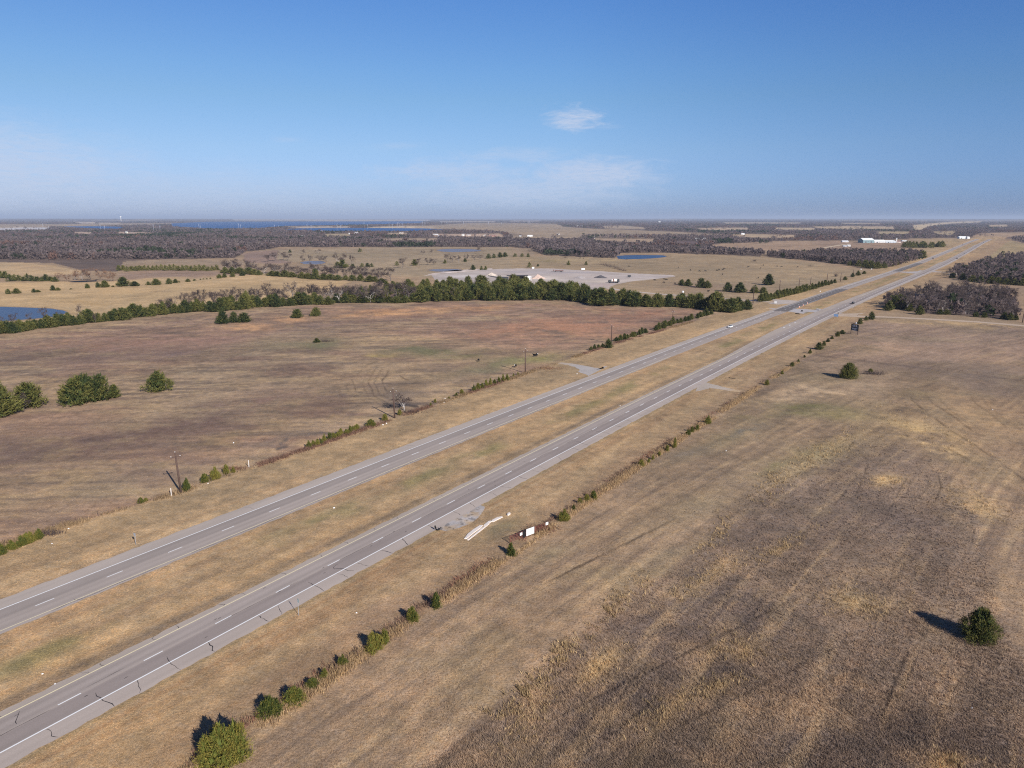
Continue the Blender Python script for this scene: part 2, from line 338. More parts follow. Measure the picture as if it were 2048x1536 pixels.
    for poly in PONDS.values():
        q = np.asarray(poly); sel = (U > q[:, 0].min() - 14) & (U < q[:, 0].max() + 14) & (V > q[:, 1].min() - 8) & (V < q[:, 1].max() + 8)
        if sel.any():
            m = np.zeros(n); dd = pdist(U[sel], V[sel] * 2.2, q * np.array([1, 2.2])); m[sel] = np.exp(-(dd / 4.0) ** 2) * (.65 + .3 * med[sel]); put(np.clip(m, 0, .9), (140, 116, 90))
    put(lfm * sstep(.1, .8, fbm(X * .5, Y, 16, 3, 93)) * .6, (118, 94, 82)); put(lfm * sstep(.3, .9, fbm(X * .7, Y, 6, 3, 94)) * .4, (176, 148, 108))
    # verges and median
    vg = (t <= fence_L(s)) & (t >= fence_R(s)) & (s < 3200) & (s > -400)
    vg = vg | ((s >= 900) & (s < 2850) & (t > -26 - .01 * s) & (t < 56))
    put(vg, (167, 139, 105))
    vm = vg.astype(float)
    put(vm * sstep(.0, .9, sa + .4 * med) * .55, (144, 117, 90))
    put(vm * sstep(.1, .9, -sa) * .45, (190, 158, 118))
    put(vm * sstep(44, 56, t) * sstep(66, 58, t) * .55 * (.6 + .6 * med), (142, 121, 92))
    put(vm * sstep(42, 43.5, t) * sstep(51, 46, t) * .5, (184, 154, 116))
    med_c = vm * np.exp(-((t - 19.5 - 1.8 * vnoise(s * .02, s * 0, 3)) / 3.6) ** 2) * sstep(-.15, .7, fbm(s * .6, t, 9, 3, 21) + .1)
    put(med_c * .7, (126, 117, 78))
    put(vm * np.exp(-((t - 10.6) / 1.2) ** 2) * (.55 + .5 * fbm(s * .25, t, 6, 3, 22)), (120, 103, 86))
    put(vm * np.exp(-((t - 14) / 2.2) ** 2) * .3, (186, 153, 112))
    put(vm * np.exp(-((t - 28.4) / 1.0) ** 2) * .35, (176, 136, 98))
    put(vm * sstep(-11, -21, t) * .65 * (.75 + .5 * med), (142, 116, 92))
    for tt, w, a in ((-5.6, .5, .45), (-7.6, .45, .35), (-9.2, .8, .25), (12.8, .5, .25), (25.5, .6, .3), (46, .6, .25)):
        put(vm * np.exp(-((t - tt - .5 * vnoise(s * .03, t * 0, 9)) / w) ** 2) * a, (150, 113, 80))
    put(vm * np.exp(-((t + 3.7) / .5) ** 2) * .5, (136, 118, 84))
    # right field
    rf = (t < fence_R(s)) & (V > np.interp(U, [1400, 1640, 1720, 1790, 1920, 2048, 3000], [600, 655, 634, 634, 645, 655, 720])) & (Y > -300)
    rf = rf | ((t < fence_R(s)) & (Y < 400) & (V > 660))
    put(rf, (143, 119, 94))
    rm = rf.astype(float)
    put(rm * pmask(Uw, Vw, [(1600, 720), (1690, 690), (1740, 636), (2048, 655), (2700, 700), (2700, 800), (2048, 768), (1800, 735), (1650, 715)], 6), (147, 122, 102))
    put(rm * (Y < 330) * .6, (144, 120, 95))
    put(rm * (Y < 330) * sstep(1900, 2000, U) * .5, (134, 111, 90))
    rgh = rm * pmask(Uw + 6 * med, Vw + 5 * wv, ROUGH, 16)
    put(rgh * .9, (131, 111, 93))
    put(rgh * pmask(Uw + 8 * med, Vw + 7 * wv, DARK, 18) * .75, (106, 91, 81))
    put(rgh * pmask(Uw + 8 * med, Vw + 7 * wv, DARK2, 26) * .7, (104, 89, 79))
    put(rgh * sstep(-.1, .8, fbm(X, Y, 24, 3, 81)) * .4, (104, 88, 77)); put(rgh * sstep(.15, .8, fbm(X, Y, 7, 3, 82)) * .5, (148, 124, 97))
    put(rm * (1 - np.clip(rgh * 1.2, 0, 1)) * sstep(.1, .8, fbm(X, Y, 30, 3, 83)) * .4, (136, 120, 90))
    curv = fbm((s + .004 * t * t) * .06, t + .0015 * s * s * .3, 1.6, 3, 14)
    strk = fbm((s + .004 * t * t) * .035, t + .0012 * s * s * .3 + .8 * med, .9, 2, 24)
    put(rm * sstep(.05, .9, curv) * .50, (108, 90, 76))
    put(rm * sstep(.10, .9, -curv) * .42, (176, 148, 112))
    put(rm * sstep(.15, .9, strk) * .45, (106, 90, 76))
    # wheel tracks, furrows and a bare tree's painted shadow
    for pts, wd, a, c in TRACKS_SHADE:
        pts = np.asarray(pts, float)
        sel = (U > pts[:, 0].min() - 12) & (U < pts[:, 0].max() + 12) & (V > pts[:, 1].min() - 12) & (V < pts[:, 1].max() + 12)
        if not sel.any(): continue
        uu, vv = U[sel] + 1.6 * fin[sel], V[sel] + .8 * wv[sel]
        d = np.full(uu.shape, 1e9)
        for q in range(len(pts) - 1):
            e = pts[q + 1] - pts[q]; tt = np.clip(((uu - pts[q, 0]) * e[0] + (vv - pts[q, 1]) * e[1]) / (e @ e), 0, 1)
            d = np.minimum(d, np.hypot(uu - pts[q, 0] - tt * e[0], vv - pts[q, 1] - tt * e[1]))
        m = np.zeros(n); m[sel] = np.exp(-(d / (wd * 1.35)) ** 2) * min(1, a * 1.3) * np.clip(.75 + 1.0 * med[sel] + .5 * fin[sel], 0, 1.3)
        put(np.clip(m, 0, .9), c)
    # loose patches
    for (pu, pv, ru, rv, sl, c, a) in PATCH:
        du = (Uw - pu); dv = (Vw - pv - du * sl)
        q = (du / ru) ** 2 + (dv / rv) ** 2
        sel = q < 4
        if sel.any():
            m = np.zeros(n); m[sel] = np.exp(-q[sel] * 1.1) * a * np.clip(1 + .9 * med[sel] + .5 * fin[sel], 0, 1.6)
            put(np.clip(m, 0, .95), c)
    # general mottling
    tone = 1 + .09 * huge * sstep(200, 900, D) + .10 * big + .11 * med + .15 * fin * sstep(900, 100, D) + .10 * sb * (rm + lfm)
    streak = fbm(X * .25, Y, 9, 3, 15)
    tone = tone + .12 * streak * sstep(300, 700, D)
    C[:] = C * np.clip(tone, .45, 1.6)[:, None]
    warm = (.03 * big + .03 * fin)[:, None] * np.array([1.0, .1, -1.2])
    C[:] = C * (1 + warm)
    C[:] = C * (1 + .16 * rm * sstep(380, 140, D))[:, None]  # near right field lightened to offset shade cast by the tufts
    return np.clip(C * KALB, 0.01, .8)

# ------------------------------------------------------------------ mesh helpers
def np_mesh(name, V, F, cols=None, smooth=False):
    V = np.asarray(V, np.float32); F = np.asarray(F, np.int32)
    me = bpy.data.meshes.new(name)
    k = F.shape[1]
    me.vertices.add(len(V)); me.vertices.foreach_set('co', V.ravel())
    me.loops.add(F.size); me.loops.foreach_set('vertex_index', F.ravel())
    me.polygons.add(len(F))
    me.polygons.foreach_set('loop_start', np.arange(0, F.size, k, dtype=np.int32))
    me.polygons.foreach_set('loop_total', np.full(len(F), k, np.int32))
    me.polygons.foreach_set('use_smooth', np.full(len(F), smooth, bool))
    me.update(calc_edges=True)
    if cols is not None:
        a = me.color_attributes.new('Col', 'FLOAT_COLOR', 'POINT')
        c = np.ones((len(V), 4), np.float32); c[:, :3] = cols
        a.data.foreach_set('color', c.ravel())
    return me

class MB:
    """collects faces into one mesh"""
    def __init__(self): self.v = []; self.f = []
    def face(self, pts):
        b = len(self.v); self.v += [tuple(map(float, p)) for p in pts]; self.f.append(tuple(range(b, b + len(pts))))
    def box(self, x0, x1, y0, y1, z0, z1):
        b = len(self.v)
        self.v += [(x0, y0, z0), (x1, y0, z0), (x1, y1, z0), (x0, y1, z0), (x0, y0, z1), (x1, y0, z1), (x1, y1, z1), (x0, y1, z1)]
        self.f += [tuple(b + i for i in q) for q in ((3, 2, 1, 0), (4, 5, 6, 7), (0, 1, 5, 4), (1, 2, 6, 5), (2, 3, 7, 6), (3, 0, 4, 7))]
        return self
    def tube(self, pts, rad, n=8, cap=True):
        pts = [Vector(p) for p in pts]
        rad = rad if hasattr(rad, '__len__') else [rad] * len(pts)
        rings = []
        for i, p in enumerate(pts):
            d = (pts[min(i + 1, len(pts) - 1)] - pts[max(i - 1, 0)]).normalized()
            a = d.orthogonal().normalized(); c = d.cross(a)
            b = len(self.v)
            for k in range(n):
                w = 2 * math.pi * k / n
                self.v.append(tuple(p + (a * math.cos(w) + c * math.sin(w)) * rad[i]))
            rings.append(b)
        for i in range(len(rings) - 1):
            for k in range(n):
                self.f.append((rings[i] + k, rings[i] + (k + 1) % n, rings[i + 1] + (k + 1) % n, rings[i + 1] + k))
        if cap:
            self.f.append(tuple(rings[0] + k for k in reversed(range(n)))); self.f.append(tuple(rings[-1] + k for k in range(n)))
        return self
    def loft(self, rings, cap=True):
        b0 = []
        for r in rings:
            b0.append(len(self.v)); self.v += [tuple(map(float, p)) for p in r]
        n = len(rings[0])
        for i in range(len(rings) - 1):
            for k in range(n):
                self.f.append((b0[i] + k, b0[i] + (k + 1) % n, b0[i + 1] + (k + 1) % n, b0[i + 1] + k))
        if cap:
            self.f.append(tuple(b0[0] + k for k in reversed(range(n)))); self.f.append(tuple(b0[-1] + k for k in range(n)))
        return self
    def mesh(self, name, mat=None, smooth=False):
        me = bpy.data.meshes.new(name)
        me.from_pydata(self.v, [], self.f); me.update()
        bm = bmesh.new(); bm.from_mesh(me); bmesh.ops.recalc_face_normals(bm, faces=bm.faces); bm.to_mesh(me); bm.free()
        if smooth: me.polygons.foreach_set('use_smooth', [True] * len(me.polygons))
        if mat: me.materials.append(mat)
        return me

def obj(name, me, mat=None, parent=None, loc=None, rotz=0.0, scale=None):
    o = bpy.data.objects.new(name, me); COL.objects.link(o)
    if mat and not me.materials: me.materials.append(mat)
    if parent: o.parent = parent
    if loc is not None: o.location = loc
    if rotz: o.rotation_euler = (0, 0, rotz)
    if scale is not None: o.scale = scale if hasattr(scale, '__len__') else (scale,) * 3
    return o
def tag(o, label=None, cat=None, group=None, kind=None):
    if label: o['label'] = label
    if cat: o['category'] = cat
    if group: o['group'] = group
    if kind: o['kind'] = kind
    return o
def thing(name, label, cat, loc, rotz=0.0, scale=None, group=None):
    o = obj(name, None, loc=loc, rotz=rotz, scale=scale)
    o.empty_display_size = .5
    return tag(o, label, cat, group)
def struct(name, me, mat): return tag(obj(name, me, mat), kind='structure')
def g3(u, v, z=0.0):
    g = G(u, v); return (float(g[0]), float(g[1]), z)

# ------------------------------------------------------------------ materials
def newmat(name):
    m = bpy.data.materials.new(name); m.use_nodes = True
    nt = m.node_tree; b = nt.nodes['Principled BSDF']
    return m, nt, b
def plain(name, c, rough=.7, noise=.12, scale=6.0, metal=0.0, spec=.3, emit=None):
    m, nt, b = newmat(name)
    a = np.array(alb(c))
    tc = nt.nodes.new('ShaderNodeTexCoord'); nz = nt.nodes.new('ShaderNodeTexNoise')
    nz.inputs['Scale'].default_value = scale; nz.inputs['Detail'].default_value = 4
    nt.links.new(tc.outputs['Object'], nz.inputs['Vector'])
    mx = nt.nodes.new('ShaderNodeMix'); mx.data_type = 'RGBA'
    mx.inputs['A'].default_value = (*np.clip(a * (1 - noise), 0, 1), 1); mx.inputs['B'].default_value = (*np.clip(a * (1 + noise), 0, .85), 1)
    nt.links.new(nz.outputs['Fac'], mx.inputs['Factor']); nt.links.new(mx.outputs['Result'], b.inputs['Base Color'])
    b.inputs['Roughness'].default_value = rough; b.inputs['Metallic'].default_value = metal; b.inputs['Specular IOR Level'].default_value = spec
    return m
def vcol_mat(name, noise_scale=2.0, noise_amt=.25, bump=0.0, rough=.95, second=None):
    m, nt, b = newmat(name)
    at = nt.nodes.new('ShaderNodeAttribute'); at.attribute_name = 'Col'
    tc = nt.nodes.new('ShaderNodeTexCoord'); nz = nt.nodes.new('ShaderNodeTexNoise')
    nz.inputs['Scale'].default_value = noise_scale; nz.inputs['Detail'].default_value = 5; nz.inputs['Roughness'].default_value = .7
    nt.links.new(tc.outputs['Object'], nz.inputs['Vector'])
    mr = nt.nodes.new('ShaderNodeMapRange'); mr.inputs['From Min'].default_value = .3; mr.inputs['From Max'].default_value = .7
    mr.inputs['To Min'].default_value = 1 - noise_amt; mr.inputs['To Max'].default_value = 1 + noise_amt
    nt.links.new(nz.outputs['Fac'], mr.inputs['Value'])
    sc = nt.nodes.new('ShaderNodeVectorMath'); sc.operation = 'SCALE'
    nt.links.new(at.outputs['Color'], sc.inputs[0]); nt.links.new(mr.outputs['Result'], sc.inputs['Scale'])
    nt.links.new(sc.outputs['Vector'], b.inputs['Base Color'])
    b.inputs['Roughness'].default_value = rough; b.inputs['Specular IOR Level'].default_value = .1
    if bump:
        bp = nt.nodes.new('ShaderNodeBump'); bp.inputs['Strength'].default_value = bump; bp.inputs['Distance'].default_value = .25
        nt.links.new(nz.outputs['Fac'], bp.inputs['Height']); nt.links.new(bp.outputs['Normal'], b.inputs['Normal'])
    return m
def ground_mat(name):
    m, nt, b = newmat(name); L = nt.links
    at = nt.nodes.new('ShaderNodeAttribute'); at.attribute_name = 'Col'
    tc = nt.nodes.new('ShaderNodeTexCoord')
    def nz(scale, det, rough, lo, hi, amt):
        n = nt.nodes.new('ShaderNodeTexNoise'); n.inputs['Scale'].default_value = scale; n.inputs['Detail'].default_value = det; n.inputs['Roughness'].default_value = rough
        L.new(tc.outputs['Object'], n.inputs['Vector'])
        r = nt.nodes.new('ShaderNodeMapRange'); r.inputs['From Min'].default_value = lo; r.inputs['From Max'].default_value = hi
        r.inputs['To Min'].default_value = 1 - amt; r.inputs['To Max'].default_value = 1 + amt
        L.new(n.outputs['Fac'], r.inputs['Value']); return n, r
    n1, r1 = nz(2.4, 5, .7, .3, .7, .34)
    n2, r2 = nz(.42, 4, .68, .3, .7, .22)
    n3, r3 = nz(.085, 4, .7, .3, .7, .14)
    mu = nt.nodes.new('ShaderNodeMath'); mu.operation = 'MULTIPLY'; L.new(r1.outputs[0], mu.inputs[0]); L.new(r2.outputs[0], mu.inputs[1])
    mv = nt.nodes.new('ShaderNodeMath'); mv.operation = 'MULTIPLY'; L.new(mu.outputs[0], mv.inputs[0]); L.new(r3.outputs[0], mv.inputs[1])
    sc = nt.nodes.new('ShaderNodeVectorMath'); sc.operation = 'SCALE'; L.new(at.outputs['Color'], sc.inputs[0]); L.new(mv.outputs[0], sc.inputs['Scale'])
    # hue drift between straw and grey
    n4 = nt.nodes.new('ShaderNodeTexNoise'); n4.inputs['Scale'].default_value = .9; n4.inputs['Detail'].default_value = 4; L.new(tc.outputs['Object'], n4.inputs['Vector'])
    rp = nt.nodes.new('ShaderNodeValToRGB'); rp.color_ramp.elements[0].position = .3; rp.color_ramp.elements[0].color = (.96, .99, 1.06, 1); rp.color_ramp.elements[1].position = .7; rp.color_ramp.elements[1].color = (1.05, 1.0, .91, 1)
    L.new(n4.outputs['Fac'], rp.inputs['Fac'])
    mm = nt.nodes.new('ShaderNodeVectorMath'); mm.operation = 'MULTIPLY'; L.new(sc.outputs['Vector'], mm.inputs[0]); L.new(rp.outputs['Color'], mm.inputs[1])
    L.new(mm.outputs['Vector'], b.inputs['Base Color'])
    b.inputs['Roughness'].default_value = .95; b.inputs['Specular IOR Level'].default_value = .08
    bp = nt.nodes.new('ShaderNodeBump'); bp.inputs['Strength'].default_value = .6; bp.inputs['Distance'].default_value = .25
    L.new(n1.outputs['Fac'], bp.inputs['Height']); L.new(bp.outputs['Normal'], b.inputs['Normal'])
    return m
def foliage_mat(name, c1, c2, c3):
    """three hues mixed by a per-vertex tint, a per-object shift and noise"""
    m, nt, b = newmat(name)
    at = nt.nodes.new('ShaderNodeAttribute'); at.attribute_name = 'Col'
    sep = nt.nodes.new('ShaderNodeSeparateColor'); nt.links.new(at.outputs['Color'], sep.inputs['Color'])
    oi = nt.nodes.new('ShaderNodeObjectInfo')
    ad = nt.nodes.new('ShaderNodeMath'); ad.operation = 'MULTIPLY_ADD'; ad.inputs[1].default_value = .6
    nt.links.new(oi.outputs['Random'], ad.inputs[0]); nt.links.new(sep.outputs['Red'], ad.inputs[2])
    rp = nt.nodes.new('ShaderNodeValToRGB')
    e = rp.color_ramp.elements
    e[0].position = .1; e[0].color = (*alb(c1), 1); e[1].position = 1.25 / 1.3; e[1].color = (*alb(c3), 1)
    x = e.new(.6); x.color = (*alb(c2), 1)
    nt.links.new(ad.outputs[0], rp.inputs['Fac']); nt.links.new(rp.outputs['Color'], b.inputs['Base Color'])
    b.inputs['Roughness'].default_value = .8; b.inputs['Specular IOR Level'].default_value = .15
    return m
def water_mat(name, c, rough=.12, bump=.5, scale=.25, spec=.3):
    m, nt, b = newmat(name)
    b.inputs['Base Color'].default_value = (*lin(c), 1)
    b.inputs['Roughness'].default_value = rough; b.inputs['IOR'].default_value = 1.33; b.inputs['Specular IOR Level'].default_value = spec
    tc = nt.nodes.new('ShaderNodeTexCoord'); nz = nt.nodes.new('ShaderNodeTexNoise'); nz.inputs['Scale'].default_value = scale; nz.inputs['Detail'].default_value = 6
    nt.links.new(tc.outputs['Object'], nz.inputs['Vector'])
    bp = nt.nodes.new('ShaderNodeBump'); bp.inputs['Strength'].default_value = bump; bp.inputs['Distance'].default_value = 1.0
    nt.links.new(nz.outputs['Fac'], bp.inputs['Height']); nt.links.new(bp.outputs['Normal'], b.inputs['Normal'])
    return m

def translucent(m, amt):
    nt = m.node_tree; b = nt.nodes['Principled BSDF']; out = nt.nodes['Material Output']
    tr = nt.nodes.new('ShaderNodeBsdfTranslucent'); mx = nt.nodes.new('ShaderNodeMixShader'); mx.inputs['Fac'].default_value = amt
    src = b.inputs['Base Color'].links[0].from_socket
    nt.links.new(src, tr.inputs['Color']); nt.links.new(b.outputs['BSDF'], mx.inputs[1]); nt.links.new(tr.outputs['BSDF'], mx.inputs[2]); nt.links.new(mx.outputs['Shader'], out.inputs['Surface'])
    return m
M = {}
M['ground'] = ground_mat('ground')
M['road'] = vcol_mat('road', 6.0, .10, .05, .85)
M['gravel'] = vcol_mat('gravel', 1.5, .16, .3)
M['grass'] = translucent(vcol_mat('grass', .4, .10), .35)
M['wood_mass'] = translucent(vcol_mat('wood_mass', .3, .08), .55)
M['crack'] = plain('crack', (44, 40, 40), .6, .2)
M['white_line'] = plain('white_line', (250, 247, 244), .7, .06, 1.2)
M['yellow_line'] = plain('yellow_line', (238, 208, 166), .7, .12, 1.2)
M['cedar'] = foliage_mat('cedar', (32, 42, 26), (62, 70, 36), (98, 94, 48))
M['juniper'] = foliage_mat('juniper', (44, 54, 26), (86, 90, 38), (122, 110, 50))
M['twig'] = foliage_mat('twig', (82, 72, 69), (98, 85, 80), (112, 95, 86))
M['rusty'] = foliage_mat('rusty', (120, 92, 76), (138, 104, 84), (150, 118, 92))
translucent(M['twig'], .5); translucent(M['rusty'], .35)
M['bark'] = plain('bark', (98, 88, 83), .9, .25, 2)
M['pale_bark'] = plain('pale_bark', (160, 150, 142), .9, .2, 2)
M['cedar_bark'] = plain('cedar_bark', (98, 78, 66), .9, .25, 3)
M['pole_wood'] = plain('pole_wood', (84, 66, 58), .9, .25, 3)
M['steel'] = plain('steel', (165, 168, 172), .5, .1, 3, .3)
M['rust_steel'] = plain('rust_steel', (118, 70, 58), .7, .25, 8)
M['white'] = plain('white', (238, 236, 232), .5, .05)
M['offwhite'] = plain('offwhite', (214, 205, 196), .8, .12)
M['black'] = plain('black', (26, 25, 27), .6, .2)
M['sign_blue'] = plain('sign_blue', (140, 170, 205), .4, .06)
M['sign_green'] = plain('sign_green', (110, 140, 140), .4, .06)
M['orange'] = plain('orange', (225, 120, 80), .5, .06)
M['glass'] = plain('glass', (34, 38, 42), .08, .05, spec=.6)
M['tyre'] = plain('tyre', (30, 30, 31), .8, .1)
M['rim'] = plain('rim', (170, 172, 175), .35, .05, metal=.8)
M['lamp'] = plain('lamp', (235, 235, 230), .15, .03)
M['tail'] = plain('tail', (130, 24, 22), .25, .05)
M['concrete'] = plain('concrete', (214, 200, 188), .9, .12, 2)

# ------------------------------------------------------------------ world
def build_world():
    w = bpy.data.worlds.new("World"); SC.world = w; w.use_nodes = True
    nt = w.node_tree; N = nt.nodes; L = nt.links
    bg = N['Background']
    sky = N.new('ShaderNodeTexSky'); sky.sky_type = 'NISHITA'; sky.sun_disc = False
    sky.sun_elevation = SUN_EL; sky.sun_rotation = SUN_ROT
    sky.altitude = 250; sky.air_density = 1.0; sky.dust_density = 0.6; sky.ozone_density = 2.5
    def math_(op, a, b=None, c=None):
        n = N.new('ShaderNodeMath'); n.operation = op
        for i, x in enumerate((a, b, c)):
            if x is None: continue
            if isinstance(x, (int, float)): n.inputs[i].default_value = x
            else: L.new(x, n.inputs[i])
        return n.outputs[0]
    def smooth(x, a, b):
        n = N.new('ShaderNodeMapRange'); n.interpolation_type = 'SMOOTHSTEP'
        L.new(x, n.inputs['Value']); n.inputs['From Min'].default_value = a; n.inputs['From Max'].default_value = b
        return n.outputs['Result']
    tc = N.new('ShaderNodeTexCoord'); sp = N.new('ShaderNodeSeparateXYZ'); L.new(tc.outputs['Generated'], sp.inputs[0])
    az = math_('MULTIPLY', math_('ARCTAN2', sp.outputs['X'], sp.outputs['Y']), 180 / math.pi)
    el = math_('MULTIPLY', math_('ARCSINE', sp.outputs['Z']), 180 / math.pi)
    # grade of the clear sky: deeper blue with height, pale at the horizon
    grade = N.new('ShaderNodeMix'); grade.data_type = 'RGBA'; grade.blend_type = 'MULTIPLY'; grade.inputs['Factor'].default_value = 1
    ramp = N.new('ShaderNodeValToRGB')
    L.new(math_('DIVIDE', math_('ADD', el, 1.0), 41.0), ramp.inputs['Fac'])
    e = ramp.color_ramp.elements
    e[0].position = 0.0; e[0].color = (*SKY_H, 1); e[1].position = 1.0; e[1].color = (*SKY_Z, 1)
    for p_, c_ in SKY_MID:
        x = e.new(p_); x.color = (*c_, 1)
    side = N.new('ShaderNodeValToRGB'); L.new(smooth(az, -40, 48), side.inputs['Fac'])
    side.color_ramp.elements[0].color = (1.0, .94, .9, 1); side.color_ramp.elements[1].color = (.70, .80, .93, 1)
    x = side.color_ramp.elements.new(.5); x.color = (1, 1, 1, 1)
    sm_ = N.new('ShaderNodeMix'); sm_.data_type = 'RGBA'; sm_.blend_type = 'MULTIPLY'; sm_.inputs['Factor'].default_value = 1
    L.new(ramp.outputs['Color'], sm_.inputs['A']); L.new(side.outputs['Color'], sm_.inputs['B'])
    L.new(sky.outputs[0], grade.inputs['A']); L.new(sm_.outputs['Result'], grade.inputs['B'])
    # thin clouds
    cv = N.new('ShaderNodeCombineXYZ'); L.new(az, cv.inputs[0]); L.new(math_('MULTIPLY', el, 3.2), cv.inputs[1])
    n1 = N.new('ShaderNodeTexNoise'); n1.inputs['Scale'].default_value = .42; n1.inputs['Detail'].default_value = 7; n1.inputs['Roughness'].default_value = .62; n1.inputs['Distortion'].default_value = .6
    L.new(cv.outputs[0], n1.inputs['Vector'])
    nf = math_('SUBTRACT', n1.outputs['Fac'], .5)
    def ell(a0, e0, ra, re, sl=0.0):
        da = math_('SUBTRACT', az, a0)
        de = math_('SUBTRACT', math_('SUBTRACT', el, e0), math_('MULTIPLY', da, sl))
        return math_('SQRT', math_('ADD', math_('POWER', math_('ABSOLUTE', math_('DIVIDE', da, ra)), 2), math_('POWER', math_('ABSOLUTE', math_('DIVIDE', de, re)), 2)))
    def cloud(a0, e0, ra, re, amp, wob, soft, sl=0.0):
        q = math_('SUBTRACT', ell(a0, e0, ra, re, sl), math_('MULTIPLY', nf, wob))
        return math_('MULTIPLY', smooth(q, 1.0, 1.0 - soft), amp)
    tot = None
    for c in CLOUDS:
        m = cloud(*c)
        tot = m if tot is None else math_('MAXIMUM', tot, m)
    streak = N.new('ShaderNodeTexNoise'); streak.inputs['Scale'].default_value = 1.4; streak.inputs['Detail'].default_value = 5; streak.inputs['Distortion'].default_value = 1.0
    cv2 = N.new('ShaderNodeCombineXYZ'); L.new(math_('MULTIPLY', az, .7), cv2.inputs[0]); L.new(math_('MULTIPLY', el, 4.0), cv2.inputs[1]); L.new(cv2.outputs[0], streak.inputs['Vector'])
    tot = math_('MULTIPLY', tot, smooth(streak.outputs['Fac'], .02, .62))
    mix = N.new('ShaderNodeMix'); mix.data_type = 'RGBA'
    L.new(tot, mix.inputs['Factor']); L.new(grade.outputs['Result'], mix.inputs['A']); mix.inputs['B'].default_value = (*CLOUD_COL, 1)
    L.new(mix.outputs['Result'], bg.inputs['Color']); bg.inputs['Strength'].default_value = SKY_STR

def dir_ae(u, v):
    x = (u - 1024) / FPX; y = (768 - v) / FPX
    d = np.array([x, CP + y * SP, -SP + y * CP]); d /= np.linalg.norm(d)
    return math.degrees(math.atan2(d[0], d[1])), math.degrees(math.asin(d[2]))
SUN_AZ = math.atan2(.555, -.832)
SUN_EL = math.radians(29)
SUN_ROT = SUN_AZ
SKY_STR = 0.10
SKY_H = (.42, .55, 1.04); SKY_Z = (.20, .30, .52); SKY_MID = [(2.1 / 41, (.425, .56, 1.03)), (6 / 41, (.50, .615, .87)), (9.5 / 41, (.49, .64, .82)), (11.3 / 41, (.47, .65, .86)), (16 / 41, (.40, .624, .93))]
CLOUD_COL = (4.3, 4.9, 6.2)
def _c(u, v, du, dv, amp, wob, soft, sl=0.0):
    a, e = dir_ae(u, v); k = math.degrees(1 / FPX)
    return (a, e, du * k, dv * k, amp, wob, soft, sl)
CLOUDS = [_c(1150, 236, 74, 28, .8, 2.4, .9), _c(1180, 352, 175, 46, .74, 1.3, .8), _c(1040, 385, 330, 50, .60, 1.0, .95), _c(900, 345, 210, 32, .52, 1.8, .9), _c(1040, 312, 160, 20, .32, 2.0, .9),
          _c(-60, 335, 420, 112, .74, .8, .95, -.10), _c(300, 395, 700, 84, .42, .6, .98), _c(800, 292, 70, 10, .20, 1.8, .9), _c(572, 280, 36, 8, .20, 1.8, .9), _c(1215, 254, 40, 7, .16, 1.8, .9)]
build_world()
sl = bpy.data.lights.new("sun", 'SUN'); sl.energy = 4.75; sl.angle = math.radians(.53); sl.color = (1.0, .945, .86)
so = bpy.data.objects.new("sun", sl); COL.objects.link(so)
sd = Vector((math.sin(SUN_AZ) * math.cos(SUN_EL), math.cos(SUN_AZ) * math.cos(SUN_EL), math.sin(SUN_EL)))
so.rotation_euler = (-sd).to_track_quat('-Z', 'Y').to_euler(); so.location = (60, -90, 200)

# ------------------------------------------------------------------ ground sheet
def build_ground():
    a_in = np.linspace(-46, 46, 1230)
    a_out = np.linspace(46, 180, 70)[1:]
    ang = np.radians(np.concatenate([-a_out[::-1][:-0 or None], a_in, a_out[:-1]]))
    vr = np.concatenate([np.arange(1900, 700, -2.0), np.arange(700, 470, -1.3), np.arange(470, 445, -.8), np.arange(445, 438.4, -.4)])
    r = np.concatenate([[8, 14, 20, 26, 32], G(1024 + 0 * vr, vr)[:, 1][::1], [60000, 90000, 140000]])
    r = np.unique(np.round(r[r > 0], 2))
    R, A = np.meshgrid(r, ang, indexing='ij')
    X = (R * np.sin(A)).ravel(); Y = (R * np.cos(A)).ravel()
    nr, na = R.shape
    Z = np.zeros_like(X)
    D = np.hypot(X, Y)
    Z += sstep(14000, 26000, D) * (18 + 26 * fbm(X, Y * .5, 9000, 2, 91))
    i = np.arange(nr - 1)[:, None] * na; j = np.arange(na)[None, :]; jn = (np.arange(na)[None, :] + 1) % na
    F = np.stack([i + j, i + na + j, i + na + jn, i + jn], -1).reshape(-1, 4)
    V = np.stack([X, Y, Z], 1)
    cen = len(V); 
    C = ground_color(X, Y)
    me = np_mesh('ground', V, F[:, ::-1], C, True)
    bm = bmesh.new(); bm.from_mesh(me); bm.verts.ensure_lookup_table()
    ring = [bm.verts[k] for k in range(na)]
    try: bm.faces.new(ring)
    except Exception: pass
    bm.to_mesh(me); bm.free()
    struct('ground', me, M['ground'])
build_ground()

